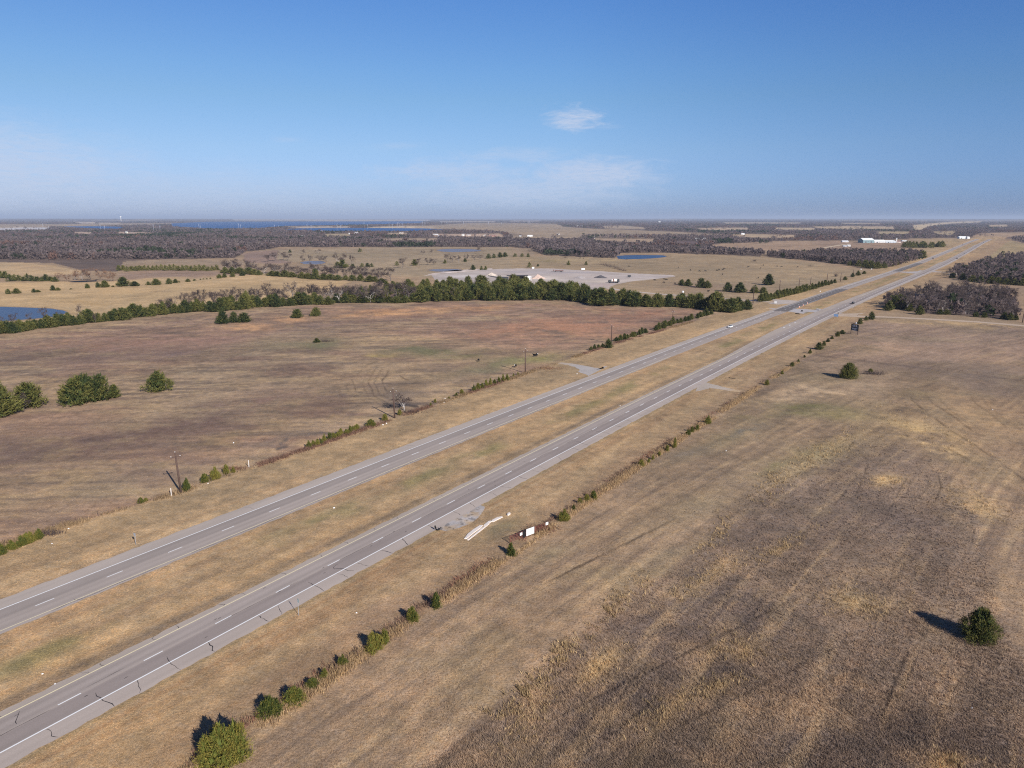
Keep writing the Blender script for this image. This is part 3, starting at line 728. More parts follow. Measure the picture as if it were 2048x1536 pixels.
# ------------------------------------------------------------------ roads
S_RES = np.concatenate([np.arange(-60, 420, 1.5), np.arange(420, 900, 5), np.arange(900, 2760, 15)])
def ribbon(name, s_arr, tl, tr, nt_, z, colfn, mat):
    """sheet between t=tl(s) and t=tr(s)"""
    s_arr = np.asarray(s_arr, float)
    L_ = np.array([tl(s) for s in s_arr]); R_ = np.array([tr(s) for s in s_arr])
    k = np.linspace(0, 1, nt_)
    T = L_[:, None] * (1 - k) + R_[:, None] * k
    Sg = np.repeat(s_arr[:, None], nt_, 1)
    X, Y = ST(Sg, T)
    V = np.stack([X, Y, np.full_like(X, z)], -1).reshape(-1, 3)
    n = len(s_arr)
    i = np.arange(n - 1)[:, None] * nt_; j = np.arange(nt_ - 1)[None, :]
    F = np.stack([i + j, i + j + 1, i + nt_ + j + 1, i + nt_ + j], -1).reshape(-1, 4)
    C = colfn(Sg.ravel(), T.ravel())
    me = np_mesh(name, V, F, C)
    me.materials.append(mat)
    bm = bmesh.new(); bm.from_mesh(me); bmesh.ops.recalc_face_normals(bm, faces=bm.faces)
    if len(bm.faces) and sum(f.normal.z for f in list(bm.faces)[:20]) < 0: bmesh.ops.reverse_faces(bm, faces=bm.faces)
    bm.to_mesh(me); bm.free()
    return tag(obj(name, me), kind='structure')

edge = lambda s, k: .16 * math.sin(s * .9 + k) * math.sin(s * .23 + 2 * k) + .10 * math.sin(s * 2.3 + 3 * k)
def flare(s):   # turn lane widening on the inner side of the right carriageway
    return float(np.interp(s, [310, 400, 430, 500, 540, 640, 720, 1100, 1190, 1230, 1300, 2100, 2300], [0, 3.6, 4.2, 4.2, 4.0, 3.0, 1, 1, 3.5, 4, 1, 2, 0]))
def colR(s, t):
    c = np.empty((len(s), 3)); c[:] = lin((160, 151, 149))
    def put(m, k): 
        m = np.clip(m, 0, 1)[:, None]; c[:] = c * (1 - m) + lin(k) * m
    put((t < -.1).astype(float), (168, 158, 155))
    put(sstep(-.1, .5, t) * sstep(3.9, 3.3, t), (143, 134, 134))
    put(sstep(3.4, 4.0, t) * sstep(7.3, 6.9, t), (157, 148, 147))
    for q in (.9, 2.7, 4.5, 6.3):
        put(np.exp(-((t - q) / .38) ** 2) * .35, (132, 124, 124))
    put(np.exp(-((t - 3.6) / .25) ** 2) * .4, (170, 160, 156))
    put((t > 7.5).astype(float) * .8, (165, 155, 150))
    n = fbm(s * .04, t, 1.0, 3, 41); n2 = fbm(s, t, 9, 3, 43)
    c *= (1 + .08 * n + .05 * n2)[:, None]
    return c * KROAD
def colL(s, t):
    c = np.empty((len(s), 3)); c[:] = lin((160, 151, 149))
    def put(m, k):
        m = np.clip(m, 0, 1)[:, None]; c[:] = c * (1 - m) + lin(k) * m
    put((t > 38.3).astype(float), (167, 158, 155))
    put(sstep(34.4, 35, t) * sstep(38.3, 38.0, t), (147, 139, 138))
    for q in (31.6, 33.4, 35.4, 37.2):
        put(np.exp(-((t - q) / .38) ** 2) * .32, (136, 128, 128))
    new = ((s > 508) & (s < 712)) | ((s > 1001) & (s < 1205))
    put((new & (t < 39.6)).astype(float), (110, 106, 108))
    n = fbm(s * .04, t, 1.0, 3, 45); n2 = fbm(s, t, 9, 3, 47)
    c *= (1 + .08 * n + .05 * n2)[:, None]
    return c * KROAD
ribbon('eastbound_road', S_RES, lambda s: 8.7 + flare(s) + edge(s, 1), lambda s: -3.25 + edge(s, 2), 50, .03, colR, M['road'])
ribbon('westbound_road', S_RES, lambda s: 41.9 + edge(s, 3), lambda s: 29.7 + edge(s, 4), 50, .03, colL, M['road'])
const = lambda t: (lambda s: t)
def strip_mesh(segs, z, name, mat):
    """many flat strips (s0,s1,t,half width) in one marking sheet"""
    V = []; F = []
    for s0, s1, t, hw in segs:
        n = max(2, int((s1 - s0) / 15) + 1)
        ss = np.linspace(s0, s1, n)
        xl, yl = ST(ss, np.full(n, t + hw)); xr, yr = ST(ss, np.full(n, t - hw))
        b = len(V)
        for k in range(n): V += [(xl[k], yl[k], z), (xr[k], yr[k], z)]
        for k in range(n - 1): F.append((b + 2 * k, b + 2 * k + 1, b + 2 * k + 3, b + 2 * k + 2))
    me = bpy.data.meshes.new(name); me.from_pydata(V, [], F); me.update(); me.materials.append(mat)
    return tag(obj(name, me), kind='structure')
sR = S_of(116.5, 1411); sL = S_of(74, 1214)
white = [(-60, 2740, 0.0, .11), (-60, 505, 38.15, .11), (530, 2740, 38.15, .11)]
for k in range(-6, 150):
    s0 = sR + 12.19 * k
    if -55 < s0 < 2000: white.append((s0, s0 + 3.05, 3.62, .095 + .00006 * max(s0, 0)))
    s0 = sL + 12.19 * k
    if -55 < s0 < 2000: white.append((s0, s0 + 3.05, 34.45, .095 + .00006 * max(s0, 0)))
for s0 in (425, 438, 451): white.append((s0, s0 + 2.2, 10.4, .5))
white.append((525, 600, 30.6, .1))
strip_mesh(white, .040, 'white_road_lines', M['white_line'])
strip_mesh([(-60, 335, 7.25, .095), (-60, 300, 30.75, .075), (640, 1000, 7.3, .08)], .040, 'yellow_road_lines', M['yellow_line'])
def build_cracks():
    r = random.Random(3)
    V = []; F = []
    def crack(pts, w):
        b = len(V)
        for i, (s, t) in enumerate(pts):
            a = pts[max(i - 1, 0)]; c = pts[min(i + 1, len(pts) - 1)]
            ds, dt = c[0] - a[0], c[1] - a[1]; L = math.hypot(ds, dt) or 1
            ww = w * (.5 + .8 * r.random()) * (.35 if i in (0, len(pts) - 1) else 1)
            for sg in (1, -1):
                x, y = ST(s - dt / L * ww * sg, t + ds / L * ww * sg); V.append((float(x), float(y), .036))
        for i in range(len(pts) - 1): F.append((b + 2 * i, b + 2 * i + 1, b + 2 * i + 3, b + 2 * i + 2))
    s = -12.0
    while s < 330:
        t1 = .5 if r.random() < .5 else -.1
        if r.random() < .25: t1 = 1.6 + r.random()
        n = 7; sk = r.uniform(-1.6, .4); sj = 0
        pts = []
        for i in range(n):
            k = i / (n - 1); sj += r.uniform(-.28, .28)
            pts.append((s + sk * k + sj, t1 + (-3.15 - t1) * k))
        crack(pts, (.06 if s < 90 else .045) * r.uniform(.7, 1.3))
        if r.random() < .8:
            q = s + r.uniform(-3, 3)
            crack([(q + r.uniform(-.5, .5), 8.6 - .45 * i) for i in range(4)], .05)
        s += r.uniform(4.5, 9.5)
    for s0, s1, t in [(-8, 0.5, 6.0), (0, 7.5, 3.45), (12.5, 18, 4.3), (33, 44, 3.5), (45, 50, 3.55), (60, 80, 3.45), (84, 92, 3.4), (-12, -3, 3.6), (96, 112, 3.5), (118, 140, 3.55), (150, 175, 3.5), (185, 215, 3.55), (225, 262, 3.5)]:
        n = max(4, int((s1 - s0) / 1.5))
        crack([(s0 + (s1 - s0) * i / n, t + r.uniform(-.05, .05)) for i in range(n + 1)], .04)
    crack([(5, 6.6), (4.6, 6.0), (4.2, 5.4), (3.7, 4.7), (3.6, 4.1)], .05)
    crack([(59, 2.6), (57.5, 2.3), (57, 1.6), (57.8, .9), (58.1, .1), (58, -1), (58.6, -2)], .07)
    for _ in range(26):
        q, t = r.uniform(-10, 140), r.uniform(.5, 7); crack([(q, t), (q + .35, t + .06), (q + .6, t)], .07)
    s = 8.0
    while s < 260:
        t0 = r.choice([41.6, 34.2, 31.5])
        crack([(s + r.uniform(-.3, .3) + .25 * i, t0 - .5 * i) for i in range(6)], .03)
        s += r.uniform(10, 26)
    for s0, s1 in [(20, 40), (46, 70), (75, 98), (102, 140), (150, 190)]:
        n = int(s1 - s0); crack([(s0 + i, 30.3 + .15 * math.sin(i * .7) + r.uniform(-.06, .06)) for i in range(n)], .05)
    me = bpy.data.meshes.new('crack_seal'); me.from_pydata(V, [], F); me.update(); me.materials.append(M['crack'])
    tag(obj('crack_seal', me), kind='structure')
build_cracks()

def poly_sheet(name, px, z, colour, mat=None, sub=3.0, amp=.10, seed=0, wob=0.0):
    """flat sheet with a traced outline, triangulated fine enough for colour noise"""
    px = np.asarray(px, float)
    if wob:
        out = []
        r = np.random.default_rng(seed + 5)
        for i in range(len(px)):
            a, b = px[i], px[(i + 1) % len(px)]
            n = max(1, int(np.hypot(*(b - a)) / 6))
            for k in range(n):
                q = a + (b - a) * k / n
                out.append(q + (r.normal(0, wob, 2) * (1, .35) if k else 0))
        px = np.array(out)
    g = G(px[:, 0], px[:, 1])
    bm = bmesh.new()
    vs = [bm.verts.new((x, y, z)) for x, y in g]
    f = bm.faces.new(vs)
    bmesh.ops.triangulate(bm, faces=[f])
    for _ in range(8):
        es = [e for e in bm.edges if e.calc_length() > sub]
        if not es or len(bm.faces) > 60000: break
        bmesh.ops.subdivide_edges(bm, edges=es, cuts=1)
        bmesh.ops.triangulate(bm, faces=[f for f in bm.faces if len(f.verts) > 3])
    bmesh.ops.recalc_face_normals(bm, faces=bm.faces)
    bm.faces.ensure_lookup_table()
    if bm.faces[0].normal.z < 0: bmesh.ops.reverse_faces(bm, faces=bm.faces)
    me = bpy.data.meshes.new(name); bm.to_mesh(me); bm.free()
    n = len(me.vertices); co = np.empty(n * 3, np.float32); me.vertices.foreach_get('co', co); co = co.reshape(-1, 3).astype(float)
    c = colour(co[:, 0], co[:, 1]) if callable(colour) else np.repeat(lin(colour)[None], n, 0)
    c = c * (1 + amp * fbm(co[:, 0], co[:, 1], 6, 3, 60 + seed) + amp * fbm(co[:, 0], co[:, 1], 30, 2, 61 + seed))[:, None] * KALB
    a = me.color_attributes.new('Col', 'FLOAT_COLOR', 'POINT'); cc = np.ones((n, 4), np.float32); cc[:, :3] = c; a.data.foreach_set('color', cc.ravel())
    me.materials.append(mat or M['gravel'])
    return tag(obj(name, me), kind='structure')

# driveways, crossovers, farm tracks
def path_sheet(name, px, widths, z, colour, seed=0, step=1.5, end=0.0):
    """flat track along a line of points, width in metres at each"""
    pts = np.array([G(u, v) for u, v in px]); w = np.asarray(widths, float)
    d = np.concatenate([[0], np.cumsum(np.hypot(*np.diff(pts, axis=0).T))])
    q = np.linspace(0, d[-1], max(6, int(d[-1] / step)))
    k = np.hanning(5); k /= k.sum()
    sm = lambda y: np.interp(q, d, y)
    x, y, ww = sm(pts[:, 0]), sm(pts[:, 1]), sm(w)
    tx, ty = np.gradient(x), np.gradient(y); L = np.hypot(tx, ty); nx, ny = -ty / L, tx / L
    r = np.random.default_rng(seed)
    wl = ww / 2 * (1 + .12 * vnoise(q * .5, q * 0, seed)); wr = ww / 2 * (1 + .12 * vnoise(q * .5, q * 0 + 9, seed))
    m = 9; kk = np.linspace(-1, 1, m)
    off = np.where(kk[None] > 0, wl[:, None], wr[:, None]) * kk[None]
    X = x[:, None] + nx[:, None] * off; Y = y[:, None] + ny[:, None] * off
    V = np.stack([X, Y, np.full_like(X, z)], -1).reshape(-1, 3)
    i = np.arange(len(q) - 1)[:, None] * m; j = np.arange(m - 1)[None]
    F = np.stack([i + j, i + m + j, i + m + j + 1, i + j + 1], -1).reshape(-1, 4)
    fade = np.repeat(sstep(.45, 1, q / d[-1]) * end, m)[:, None] * (.8 + .4 * fbm(V[:, 0], V[:, 1], 3, 2, 70 + seed)[:, None])
    c = (lin(colour)[None] * (1 - fade) + lin((176, 148, 114))[None] * fade) * (1 + .09 * fbm(V[:, 0], V[:, 1], 5, 3, 60 + seed))[:, None] * KALB
    me = np_mesh(name, V, F, c); me.materials.append(M['gravel'])
    return tag(obj(name, me), kind='structure')
path_sheet('farm_driveway', [(1196, 742), (1186, 741), (1172, 737), (1160, 733), (1140, 728.5), (1118, 726)], [26, 16, 8, 5.4, 4.2, 3.6], .024, (170, 160, 152), 1, .6, .8)
path_sheet('field_entrance', [(1396, 771), (1410, 772), (1424, 773), (1440, 776), (1462, 780), (1482, 783)], [24, 13, 7, 5, 4, 3], .024, (170, 155, 140), 2, .6, .95)
path_sheet('median_crossover', [(1570, 622), (1590, 620.6), (1610, 620.8), (1640, 622.5), (1660, 622)], [34, 24, 15, 17, 30], .026, (172, 163, 158), 3)
path_sheet('median_crossover', [(1806, 545), (1830, 544.4), (1850, 543.6), (1868, 542.6)], [40, 20, 18, 40], .026, (170, 160, 155), 4)
path_sheet('farm_road', [(1680, 627.5), (1692, 630), (1712, 632.6), (1750, 633.4), (1800, 635.2), (1861, 638.4), (1950, 643.6), (2048, 651.5), (2300, 672), (2700, 705)], [40, 24, 9, 7, 7, 7, 7, 7, 7, 7], .024, (178, 156, 134), 5)
path_sheet('dirt_entrance', [(1580, 600.5), (1566, 605), (1552, 607.5), (1540, 606.5)], [30, 14, 9, 8], .024, (176, 162, 150), 12)
path_sheet('yard_road', [(1200, 574), (1215, 576), (1250, 581.5), (1300, 586.3), (1400, 594), (1480, 599.4), (1545, 604.4), (1572, 606)], [10, 8, 6, 6, 6, 6, 7, 9], .02, (184, 167, 154), 6, 3)
path_sheet('gravel_track', [(1646, 496), (1666, 492.4), (1684, 489.6), (1700, 487.4)], [9, 9, 9, 9], .02, (190, 170, 142), 7, 5)
path_sheet('farm_lane', [(1852, 504), (1890, 504.3), (1912, 504)], [9, 9, 10], .02, (196, 178, 156), 8, 5)
def yard_col(X, Y):
    c = np.repeat(lin((178, 162, 150))[None], len(X), 0)
    def put(m, k):
        m = np.clip(m, 0, 1)[:, None]; c[:] = c * (1 - m) + lin(k) * m
    U, V = P(X, Y)
    n = fbm(X * .3, Y, 18, 3, 66)
    put(sstep(.1, .7, fbm(X * .15, Y, 9, 3, 67)) * .5, (158, 142, 132))
    put(sstep(.0, .8, n) * .6, (170, 158, 152)); put(sstep(.1, .8, -n) * .5, (212, 194, 178))
    for (pu, pv, ru, rv, k, a) in [(1095, 557, 36, 4, (214, 196, 178), .8), (1160, 545, 60, 2, (160, 150, 148), .6), (1210, 563, 40, 3, (206, 188, 168), .7), (1060, 545, 40, 3, (176, 164, 160), .5), (930, 553, 40, 3, (204, 192, 184), .6), (1210, 570, 30, 3, (176, 152, 140), .6)]:
        put(np.exp(-((U - pu) / ru) ** 2 - ((V - pv) / rv) ** 2) * a, k)
    return c
poly_sheet('gravel_yard', [(862, 549), (905, 546), (940, 543), (965, 540), (1000, 537.6), (1040, 536.8), (1106, 537), (1150, 540), (1199, 542.5), (1260, 546.5), (1345, 550), (1352, 552.5), (1340, 554.5), (1300, 559), (1262, 563), (1232, 569), (1216, 575), (1196, 580), (1140, 582), (1000, 580), (900, 572), (870, 560)], .022, yard_col, sub=4, wob=.5, seed=9)
def spill_col(X, Y):
    s, t = toST(X, Y)
    k = np.clip(sstep(-3.0, -9.5, t) + .9 * fbm(X, Y, 2.2, 3, 88), 0, 1)[:, None]
    c = lin((166, 157, 151))[None] * (1 - k) + lin((166, 140, 108))[None] * k
    return c * np.where(fbm(X, Y, .9, 2, 89) > .52, .55, 1.0)[:, None]
poly_sheet('shoulder_gravel', [(874, 1058), (893, 1063), (905, 1060), (925, 1053), (945, 1046), (951, 1040), (962, 1028), (970, 1014), (960, 1010), (930, 1026), (900, 1042)], .02, spill_col, sub=.45, wob=1.5, seed=10, amp=.30)
PALE = [(846, 552), (870, 549), (905, 545.5), (940, 542.5), (985, 538.6), (985, 536.6), (935, 539), (900, 541), (870, 546)]
poly_sheet('rubble_bank', PALE, .05, (206, 186, 172), sub=3, wob=1.0, seed=11, amp=.35)

# water
def water(name, polys, mat, z):
    bm = bmesh.new()
    for px in polys:
        px = np.asarray(px, float); g = G(px[:, 0], px[:, 1])
        f = bm.faces.new([bm.verts.new((x, y, z)) for x, y in g])
    bmesh.ops.triangulate(bm, faces=bm.faces)
    bmesh.ops.recalc_face_normals(bm, faces=bm.faces)
    for f in bm.faces:
        if f.normal.z < 0: f.normal_flip()
    me = bpy.data.meshes.new(name); bm.to_mesh(me); bm.free()
    struct(name, me, mat)
M['lake'] = water_mat('lake_water', (52, 88, 138), .5, .15, .02, .12)
M['pond'] = water_mat('pond_water', (62, 78, 108), .3, .5, .3, .12)
M['pond_blue'] = water_mat('blue_pond_water', (58, 80, 114), .35, .4, .3, .06)
M['pond_dark'] = water_mat('dark_pond_water', (34, 36, 44), .5, .3, .3, .02)
M['pond_grey'] = water_mat('grey_pond_water', (118, 118, 130), .4, .3, .3, .08)
water('lake_water', LAKE, M['lake'], .6)
water('pond_water', [PONDS['left']], M['pond'], .03)
water('pond_water', [PONDS['blue']], M['pond_blue'], .05)
water('pond_water', [PONDS['dark']], M['pond_dark'], .04)
water('pond_water', [PONDS['upper'], PONDS['yard'], PONDS['trees']], M['pond_grey'], .05)

# ------------------------------------------------------------------ foliage meshes
def leaf_cloud(cent, axis, size, n, spread, ln, wd, r, droop=.15):
    """n thin leaf triangles round each clump centre, stretched along the clump axis"""
    m = len(cent)
    c = np.repeat(cent, n, 0); ax = np.repeat(axis, n, 0); sz = np.repeat(size, n)
    k = len(c)
    p = c + r.normal(0, 1, (k, 3)) * spread * sz[:, None] * .55 + ax * (r.normal(0, .55, k) * sz)[:, None]
    d = ax + r.normal(0, .55, (k, 3)); d[:, 2] += .1; d /= np.linalg.norm(d, axis=1)[:, None]
    o = np.cross(d, r.normal(0, 1, (k, 3))); o /= np.maximum(np.linalg.norm(o, axis=1), 1e-6)[:, None]
    l = (ln * r.uniform(.6, 1.4, k))[:, None]; w = (wd * r.uniform(.6, 1.4, k))[:, None]
    V = np.stack([p - o * w * .5, p + o * w * .5, p + d * l], 1).reshape(-1, 3)
    tint = np.repeat(np.repeat(r.uniform(0, 1, m), n) * .7 + r.uniform(0, .3, k), 3)
    return V, np.arange(3 * k).reshape(-1, 3), np.stack([tint, tint, tint], 1)

def cedar_profile(z, kind):
    if kind == 'cone': return np.clip(np.minimum(1, (z + .05) * 5.0), 0, 1) * np.clip(1 - z, 0, 1) ** .78
    if kind == 'round': return np.sqrt(np.clip(1 - (np.clip(z, 0, 1) - .38) ** 2 / .40, 0, 1)) * np.clip(1.02 - z, 0, 1) ** .30
    return np.clip(np.minimum(1, (z + .06) * 6.0), 0, 1) * np.clip(1 - z, 0, 1) ** .5
def cedar_mesh(name, seed, kind, clumps, leaves, ratio, lscale=1.0):
    """unit-height evergreen crown, lower branches to the ground"""
    r = np.random.default_rng(seed)
    z = r.uniform(.02, 1.0, clumps * 3); pr = cedar_profile(z, kind)
    keep = r.uniform(0, 1, len(z)) < (pr + .12) / 1.12
    z = z[keep][:clumps]; pr = pr[keep][:clumps]
    a = r.uniform(0, 2 * math.pi, len(z))
    lob = 1 + .22 * np.sin(a * 2 + r.uniform(0, 6)) * np.sin(z * 7 + r.uniform(0, 6)) + .16 * np.sin(a * 5 + z * 9 + r.uniform(0, 6))
    rad = pr * ratio * .5 * lob * np.where(r.uniform(0, 1, len(z)) < .78, r.uniform(.82, 1.08, len(z)), r.uniform(.25, .8, len(z)))
    off = r.normal(0, .03, 2)
    cent = np.stack([np.cos(a) * rad + off[0] * z, np.sin(a) * rad + off[1] * z, z * .97], 1)
    ax = np.stack([np.cos(a) * .75, np.sin(a) * .75, .62 + .6 * z + r.normal(0, .2, len(z))], 1); ax /= np.linalg.norm(ax, axis=1)[:, None]
    size = np.full(len(z), .085) * r.uniform(.7, 1.4, len(z)) * (1.1 - .45 * z) * (1.2 if kind != 'cone' else 1)
    V, F, C = leaf_cloud(cent, ax, size, leaves, .5, .095 * lscale, .026 * lscale, r)
    # inner mass against see-through gaps, interior shade put into its darker tint
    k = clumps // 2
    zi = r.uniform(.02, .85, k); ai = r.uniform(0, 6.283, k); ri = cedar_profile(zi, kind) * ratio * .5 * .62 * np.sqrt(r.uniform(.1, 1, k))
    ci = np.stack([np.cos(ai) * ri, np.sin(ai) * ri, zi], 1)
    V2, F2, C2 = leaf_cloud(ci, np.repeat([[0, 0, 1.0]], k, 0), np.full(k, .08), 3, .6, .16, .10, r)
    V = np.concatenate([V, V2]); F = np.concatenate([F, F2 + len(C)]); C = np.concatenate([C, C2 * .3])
    V[:, 2] = np.maximum(V[:, 2], .002)
    return np_mesh(name, V, F, C)
def trunk_mesh(name, mat, h=.3, rad=.03):
    return MB().tube([(0, 0, -.02), (0.004, 0, h * .5), (0, .004, h)], [rad, rad * .8, rad * .4], 7).mesh(name, mat, True)
def bare_tree(name, seed, ratio=.9, twigs=420):
    """unit-height leafless tree: (limb mesh, twig mesh)"""
    r = random.Random(seed)
    limb = MB(); tips = []
    def branch(p, d, L, rad, lev):
        pts = [p]; q = p.copy(); dd = d.copy(); n = 3
        for i in range(n):
            dd = (dd + Vector((r.gauss(0, .13), r.gauss(0, .13), r.gauss(.05, .08)))).normalized(); q = q + dd * L / n; pts.append(q.copy())
        limb.tube(pts, [rad, rad * .85, rad * .7, rad * .5], 5 if lev < 2 else 3, False)
        if lev >= 3: tips.append((q, dd)); return
        for k in range(r.choice((2, 3, 3)) + (2 if lev == 0 else 0)):
            w = r.uniform(.35, .95); a = r.uniform(0, 6.283)
            s = dd.orthogonal().normalized(); s = Matrix.Rotation(a, 3, dd) @ s
            nd = (dd * math.cos(w) + s * math.sin(w)); nd.z += .12
            st = pts[r.choice((1, 2, 3))] if lev == 0 else pts[r.choice((2, 3))]
            branch(st.copy(), nd.normalized(), L * r.uniform(.55, .8), rad * .5, lev + 1)
        tips.append((q, dd))
    branch(Vector((0, 0, 0)), Vector((0, 0, 1)), .42, .02, 0)
    T = np.array([t[0] for t in tips]); Dn = np.array([t[1] for t in tips])
    T[:, :2] -= T[:, :2].mean(0) * .5
    sx = ratio * .5 / max(np.percentile(np.hypot(T[:, 0], T[:, 1]), 92), .1); sz = .93 / T[:, 2].max()
    for i, v in enumerate(limb.v): limb.v[i] = (v[0] * min(sx, 1.3), v[1] * min(sx, 1.3), v[2] * sz)
    T = T * np.array([min(sx, 1.3), min(sx, 1.3), sz])
    g = np.random.default_rng(seed)
    i = g.integers(0, len(T), twigs)
    p = T[i] + g.normal(0, .035, (twigs, 3)); d = Dn[i] * .7 + g.normal(0, .6, (twigs, 3)); d[:, 2] = np.abs(d[:, 2]) * .8 + .1; d /= np.linalg.norm(d, axis=1)[:, None]
    o = np.cross(d, g.normal(0, 1, (twigs, 3))); o /= np.linalg.norm(o, axis=1)[:, None]
    l = g.uniform(.07, .17, twigs)[:, None]; w = g.uniform(.006, .013, twigs)[:, None]
    V = np.stack([p - o * w, p + o * w, p + d * l], 1).reshape(-1, 3); V[:, 2] = np.maximum(V[:, 2], .05)
    t = np.repeat(g.uniform(0, 1, twigs), 3)
    return limb, np_mesh(name, V, np.arange(3 * twigs).reshape(-1, 3), np.stack([t, t, t], 1))

def joined(parts):
    Vs, Fs, Cs = [], [], []; b = 0
    for me, ox, oy, sx, sz in parts:
        n = len(me.vertices); co = np.empty(n * 3, np.float32); me.vertices.foreach_get('co', co); co = co.reshape(-1, 3) * np.array([sx, sx, sz]) + np.array([ox, oy, 0])
        cc = np.empty(n * 4, np.float32); me.color_attributes['Col'].data.foreach_get('color', cc)
        Vs.append(co); Cs.append(cc.reshape(-1, 4)[:, :3]); Fs.append(np.arange(n).reshape(-1, 3) + b); b += n
    return np_mesh('crown', np.concatenate(Vs), np.concatenate(Fs), np.concatenate(Cs))
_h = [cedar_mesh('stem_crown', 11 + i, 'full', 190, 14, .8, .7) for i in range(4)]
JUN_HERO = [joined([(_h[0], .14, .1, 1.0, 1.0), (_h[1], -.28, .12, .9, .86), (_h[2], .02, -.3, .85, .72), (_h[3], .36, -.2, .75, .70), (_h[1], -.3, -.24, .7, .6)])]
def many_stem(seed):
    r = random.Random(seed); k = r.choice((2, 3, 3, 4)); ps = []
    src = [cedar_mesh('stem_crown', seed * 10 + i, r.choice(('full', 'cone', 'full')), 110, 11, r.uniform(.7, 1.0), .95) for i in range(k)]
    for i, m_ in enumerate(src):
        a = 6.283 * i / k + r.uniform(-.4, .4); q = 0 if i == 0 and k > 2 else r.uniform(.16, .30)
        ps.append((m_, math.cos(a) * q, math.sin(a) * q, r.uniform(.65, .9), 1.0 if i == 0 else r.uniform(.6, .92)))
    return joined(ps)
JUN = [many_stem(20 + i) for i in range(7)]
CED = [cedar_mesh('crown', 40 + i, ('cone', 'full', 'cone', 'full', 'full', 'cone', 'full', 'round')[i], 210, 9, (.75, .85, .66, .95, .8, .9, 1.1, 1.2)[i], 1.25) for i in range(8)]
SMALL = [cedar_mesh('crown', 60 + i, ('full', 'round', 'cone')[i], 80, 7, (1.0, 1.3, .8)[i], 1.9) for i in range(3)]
for m_ in JUN_HERO + JUN: m_.materials.append(M['juniper'])
for m_ in CED + SMALL: m_.materials.append(M['cedar'])
BALL = cedar_mesh('crown', 5, 'round', 620, 16, 1.12, .62); BALL.materials.append(M['cedar'])
JTR = trunk_mesh('trunk', M['cedar_bark'], .35, .03)
BARE = []
for i in range(6):
    lb, tw = bare_tree('crown', 80 + i, (.8, .95, .7, 1.05, .85, .75)[i])
    tw.materials.append(M['twig']); BARE.append((lb.mesh('trunk', M['bark'] if i % 3 else M['pale_bark']), tw))
RUST = [bpy.data.meshes.new('x')]
RUST = [b[1].copy() for b in BARE[:3]]
for m_ in RUST: m_.materials.clear(); m_.materials.append(M['rusty'])

def tree_height(v_base, hpx, y):
    return hpx * float(depth(y)) / FPX / CP
MASS = {}
def evergreen(u, v, wpx, hpx, label, group=None, hero=None, name='cedar_tree', cat='cedar', parts=None, variants=None, mass=None):
    """evergreen whose base is seen at (u,v), wpx wide and hpx tall in the photo"""
    x, y, _ = g3(u, v)
    h = tree_height(v, hpx, y); w = wpx * float(px2m(y))
    lst = variants or (CED if y > 330 else JUN)
    me = hero or lst[rng.integers(0, len(lst))]
    rot = rng.uniform(0, 6.28)
    if parts is None: parts = wpx >= 15
    dm = max(me_dim(me), .1)
    if me in CED or me in SMALL: w *= 1.14
    sc = (w / dm, w / dm, h)
    if mass:
        MASS.setdefault(mass, []).append((me, x, y, rot, sc)); return
    if parts:
        o = thing(name, label, cat, (x, y, 0), rot, sc, group)
        obj('crown', me, parent=o); obj('trunk', JTR, parent=o)
    else:
        o = tag(obj(name, me, loc=(x, y, 0), rotz=rot, scale=sc), label, cat, group)
    return o
_dim = {}
def me_dim(me):
    if me.name not in _dim:
        n = len(me.vertices); co = np.empty(n * 3, np.float32); me.vertices.foreach_get('co', co); co = co.reshape(-1, 3)
        r = np.hypot(co[:, 0], co[:, 1]); _dim[me.name] = 2 * np.percentile(r, 98.5)
    return _dim[me.name]
def flush_mass(key, name, label):
    """evergreens past the countable ones, as one wood"""
    Vs, Fs, Cs = [], [], []; b = 0
    for me, x, y, rot, sc in MASS[key]:
        n = len(me.vertices); co = np.empty(n * 3, np.float32); me.vertices.foreach_get('co', co); co = co.reshape(-1, 3) * np.array(sc)
        c, s_ = math.cos(rot), math.sin(rot)
        Vs.append(np.stack([co[:, 0] * c - co[:, 1] * s_ + x, co[:, 0] * s_ + co[:, 1] * c + y, co[:, 2]], 1))
        cc = np.empty(n * 4, np.float32); me.color_attributes['Col'].data.foreach_get('color', cc); cc = cc.reshape(-1, 4)[:, :3]
        Cs.append(np.clip(cc + rng.uniform(0, .45), 0, 1.3)); Fs.append(np.arange(n).reshape(-1, 3) + b); b += n
    me = np_mesh(name, np.concatenate(Vs), np.concatenate(Fs), np.concatenate(Cs)); me.materials.append(M['cedar'])
    tag(obj(name, me), label, 'cedar wood', None, 'stuff')
def leafless(u, v, wpx, hpx, label, group=None, rusty=False, name='bare_tree', cat='bare tree'):
    x, y, _ = g3(u, v)
    h = tree_height(v, hpx, y); w = wpx * float(px2m(y)) / .85
    i = int(rng.integers(0, 3 if rusty else len(BARE)))
    o = thing(name, label, cat, (x, y, 0), rng.uniform(0, 6.28), (w, w, h), group)
    obj('trunk', BARE[i][0], parent=o)
    obj('crown', RUST[i] if rusty else BARE[i][1], parent=o)
    return o

ORD = ['first', 'second', 'third', 'fourth', 'fifth', 'sixth', 'seventh', 'eighth', 'ninth', 'tenth', 'eleventh', 'twelfth', 'thirteenth', 'fourteenth', 'fifteenth', 'sixteenth', 'seventeenth', 'eighteenth', 'nineteenth', 'twentieth']
